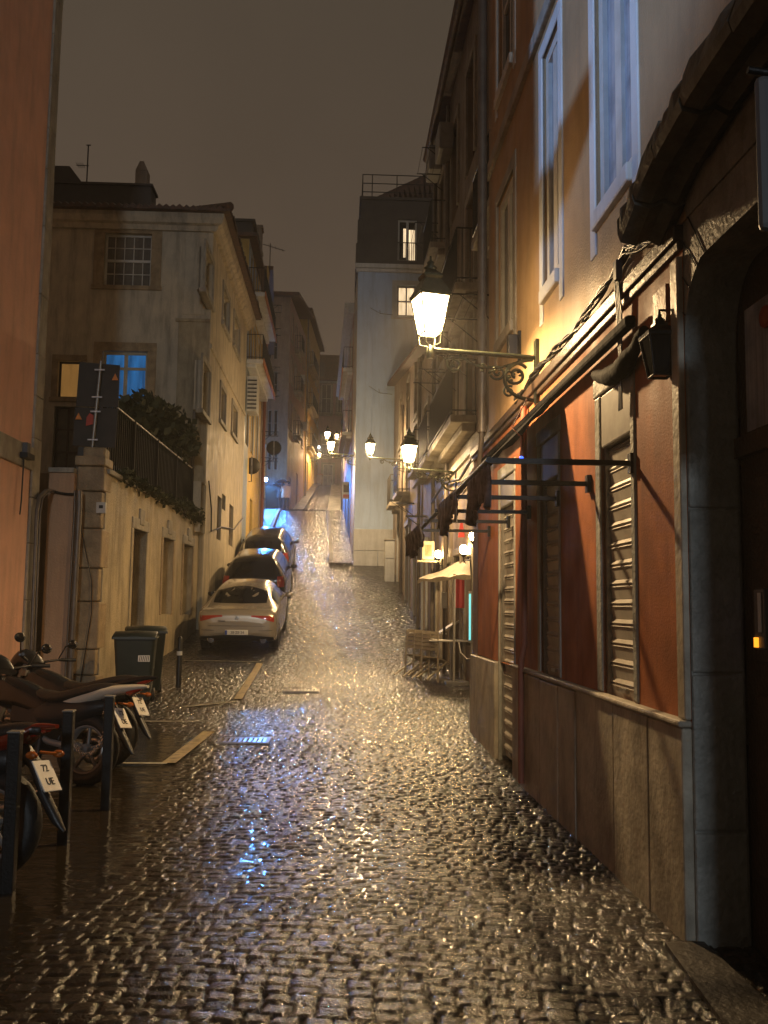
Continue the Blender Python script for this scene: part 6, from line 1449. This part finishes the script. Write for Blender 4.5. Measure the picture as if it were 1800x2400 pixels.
# ================================================================ WALKERS
def person(label, loc, rz, coat, hood, legs, stride):
    t = thing('person', label, 'person', (0, 0, 0), 'pair walking uphill under one umbrella')
    V = [(0, 0, .92), (0, .01, 1.12), (0, .02, 1.32), (0, .02, 1.44), (0, .05, 1.53), (0, .06, 1.63), (0, .06, 1.74),
         (.09, 0, .88), (.11, stride * .5, .48), (.11, stride - .04, .09), (.11, stride + .12, .03),
         (-.09, 0, .88), (-.11, -stride * .3, .48), (-.11, -stride - .1, .10), (-.11, -stride + .06, .03),
         (.19, .02, 1.39), (.25, 0, 1.14), (.23, .10, .92), (.22, .14, .84),
         (-.19, .02, 1.39), (-.27, .04, 1.13), (-.22, .22, 1.16), (-.20, .27, 1.22)]
    R_ = [.16, .14, .16, .10, .055, .095, .08, .105, .075, .05, .035, .105, .075, .05, .035, .075, .055, .04, .035, .075, .055, .04, .035]
    E = [(0, 1), (1, 2), (2, 3), (3, 4), (4, 5), (5, 6), (0, 7), (7, 8), (8, 9), (9, 10), (0, 11), (11, 12), (12, 13), (13, 14), (2, 15), (15, 16), (16, 17), (17, 18), (2, 19), (19, 20), (20, 21), (21, 22)]
    me = bpy.data.meshes.new('body'); me.from_pydata(V, E, []); o = bpy.data.objects.new('body', me); COL.objects.link(o); o.parent = t
    me.materials.append(M[legs]); sk = o.modifiers.new('skin', 'SKIN'); sk.use_smooth_shade = True
    if not me.skin_vertices: me.attributes
    for i, sv in enumerate(me.skin_vertices[0].data): sv.radius = (R_[i], R_[i]); sv.use_root = (i == 0)
    ss = o.modifiers.new('sub', 'SUBSURF'); ss.levels = 1; ss.render_levels = 2
    rings = []
    for z, rx, ry, y_ in ((.70, .27, .21, -.02), (.9, .265, .205, -.01), (1.12, .23, .18, 0), (1.32, .25, .17, .02), (1.42, .21, .13, .02), (1.47, .10, .09, .03)): rings.append([(rx * math.cos(a), y_ + ry * math.sin(a), z) for a in [6.283 * k / 18 for k in range(18)]])
    MB().ring(rings, False).build('coat', coat, t, local=True)
    for sg, pth in ((1, (V[15], V[16], V[17])), (-1, (V[19], V[20], V[21]))): MB().tube(pth, [.105, .08, .062], 10).build('sleeve', coat, t, local=True)
    if hood: MB().ball((0, .045, 1.655), .145, 14, 10, (.9, 1.0, 1.15)).build('hood', coat, t, local=True)
    else: MB().ball((0, .04, 1.69), .115, 12, 8, (1, 1.05, 1.0)).build('hair', 'hair', t, local=True)
    for sg in (1, -1):
        hb = Vector(V[18] if sg > 0 else V[22]); mb = MB(); mb.ball(hb, .04, 8, 6, (.7, .9, 1.2))
        for k in range(5): mb.tube([hb + Vector((0, -.024 + .012 * k, -.02)), hb + Vector((-.012 * sg, -.026 + .013 * k, -.075 + .008 * abs(k - 2))), hb + Vector((-.028 * sg, -.022 + .011 * k, -.10))], .0085, 5)
        mb.build('hand', 'skin', t, local=True)
        MB().box(.06 * sg - .001, .16 * sg, (stride if sg > 0 else -stride - .06) - .1, (stride if sg > 0 else -stride - .06) + .18, .0, .09).build('shoe', 'black_plastic', t, bevel=.03, local=True) if sg > 0 else MB().box(-.16, -.06, -stride - .16, -stride + .12, 0, .09).build('shoe', 'black_plastic', t, bevel=.03, local=True)
    t.location = loc; t.rotation_euler.z = rz; return t
YP = 57.0; ZG = gz(YP) + .1
person('person in pale pinkish hooded raincoat walking away up the wet street', (at_y(669, 1198, YP).x, YP, ZG), 0, 'coat_cloth', True, 'trouser_cloth', .16)
person('person in dark clothes under the umbrella beside the pale coat', (at_y(658, 1198, YP + .35).x, YP + .35, ZG), .1, 'trouser_cloth', False, 'trouser_cloth', .14)
c = at_y(664, 1128, YP + .2); t = thing('umbrella', 'black open umbrella held over the two walking people', 'umbrella', (c.x - .1, c.y, ZG + 1.2))
rings = []
for k, (r_, h_) in enumerate(((.02, .22), (.2, .19), (.36, .12), (.47, .03), (.52, -.06))): rings.append([(c.x - .12 + r_ * (1 + .06 * math.cos(8 * a)) * math.cos(a) + .02, c.y + r_ * math.sin(a), c.z - .10 + h_ + .10 * math.cos(a) * r_) for a in [6.283 * j / 24 for j in range(24)]])
MB().ring(rings, False).build('canopy', 'black_cloth', t); MB().tube([(c.x - .12, c.y, c.z + .16), (c.x - .12, c.y, ZG + 1.15)], .01, 6).build('shaft', 'steel', t)
# ================================================================ LIGHT FROM BEHIND THE CAMERA, ADDED BLUE SPOTS
# a cold street lamp in the side lane on the left throws its light past the corner of the salmon house
def lamp_behind():
    c = Vector((-9.2, 0.0, 7.2)); t = thing('lane_lamp', 'cold white street lamp in the side lane behind the camera', 'street lamp', (c.x, c.y, 0))
    MB().tube([(c.x, c.y - .5, 0), (c.x, c.y - .5, c.z + .25), (c.x, c.y, c.z + .3)], .06, 8).build('post', 'iron', t)
    MB().box(c.x - .2, c.x + .2, c.y - .15, c.y + .15, c.z + .22, c.z + .34).build('lamp_head', 'iron', t)
    l = bpy.data.lights.new('cold_lamp', 'SPOT'); l.energy = COOL; l.color = (.30, .52, 1.0); l.shadow_soft_size = .06; l.spot_size = rad(34); l.spot_blend = .7
    o = bpy.data.objects.new('cold_lamp', l); COL.objects.link(o); o.parent = t; o.location = (0, 0, c.z)
    d = Vector((1.7, 5.6, 7.2)) - c; o.rotation_euler = d.to_track_quat('-Z', 'Y').to_euler()
lamp_behind()
l = bpy.data.lights.new('blue_beam', 'SPOT'); l.energy = 3000; l.color = (.05, .28, 1.); l.shadow_soft_size = .12; l.spot_size = rad(54); l.spot_blend = .8  # hidden spot added beside the wall lamp to strengthen its blue pool
o = bpy.data.objects.new('blue_beam', l); COL.objects.link(o); wl = bpy.data.objects['wall_lamp']; o.parent = wl; o.location = (0.05, -.35, .0)
o.rotation_euler = (Vector((-1.9, 51.5, 6.4)) - Vector(wl.location)).to_track_quat('-Z', 'Y').to_euler()
l = bpy.data.lights.new('blue_beam', 'SPOT'); l.energy = 3600; l.color = (.06, .30, 1.); l.shadow_soft_size = .12; l.spot_size = rad(6.5); l.spot_blend = .6  # second hidden spot, added for the blue streak on the near wet road
o = bpy.data.objects.new('blue_beam', l); COL.objects.link(o); o.parent = wl; o.location = (0.12, -.35, .05)
o.rotation_euler = (Vector((-2.1, 9.5, 0)) - Vector(wl.location)).to_track_quat('-Z', 'Y').to_euler()
# a white street lamp well behind the camera: the glow on everything that faces down the street
c = Vector((1.2, -32, 9.0)); t = thing('tall_street_lamp', 'white street lamp on a post far behind the camera', 'street lamp', (c.x, c.y, 0))
MB().lathe((c.x, c.y + .6, 0), [(.09, 0), (.08, .8), (.05, 1.), (.04, 9.2)], 12).tube([(c.x, c.y + .6, 9.2), (c.x, c.y, 9.25)], .03, 6).build('post', 'iron', t)
MB().box(c.x - .2, c.x + .2, c.y - .2, c.y + .2, c.z + .18, c.z + .3).build('lamp_head', 'iron', t)
l = bpy.data.lights.new('white_lamp', 'POINT'); l.energy = BACK; l.color = (.80, .90, 1.0); l.shadow_soft_size = .9
o = bpy.data.objects.new('white_lamp', l); COL.objects.link(o); o.parent = t; o.location = (0, 0, c.z)
# ================================================================ RAIN HAZE
if HAZE:
    m = bpy.data.materials.new('rain_haze'); m.use_nodes = True; nt = m.node_tree; nt.nodes.remove(nt.nodes['Principled BSDF'])
    pv = nt.nodes.new('ShaderNodeVolumePrincipled'); pv.inputs['Density'].default_value = HAZE; pv.inputs['Color'].default_value = (.86, .84, .82, 1); pv.inputs['Anisotropy'].default_value = .55
    nt.links.new(pv.outputs[0], nt.nodes['Material Output'].inputs['Volume']); M['haze'] = m
    tag(MB().box(-36, 36, -46, 122, -1.2, 34).build('haze', 'haze', loc=(0, 40, -1.2)), 'thin rain haze filling the street', 'haze', kind='stuff')
# ================================================================ RENDER SETTINGS
SC.render.engine = 'CYCLES'
SC.view_settings.view_transform = 'Standard'; SC.view_settings.look = 'None'; SC.view_settings.exposure = EXPO; SC.view_settings.gamma = 1
cy = SC.cycles; cy.max_bounces = 8; cy.diffuse_bounces = 4; cy.glossy_bounces = 4; cy.transmission_bounces = 4; cy.use_denoising = True
cy.sample_clamp_indirect = 8; cy.sample_clamp_direct = 0; cy.use_adaptive_sampling = True; cy.adaptive_threshold = .01
cy.caustics_reflective = False; cy.caustics_refractive = False
try: cy.denoiser = 'OPENIMAGEDENOISE'
except Exception: pass
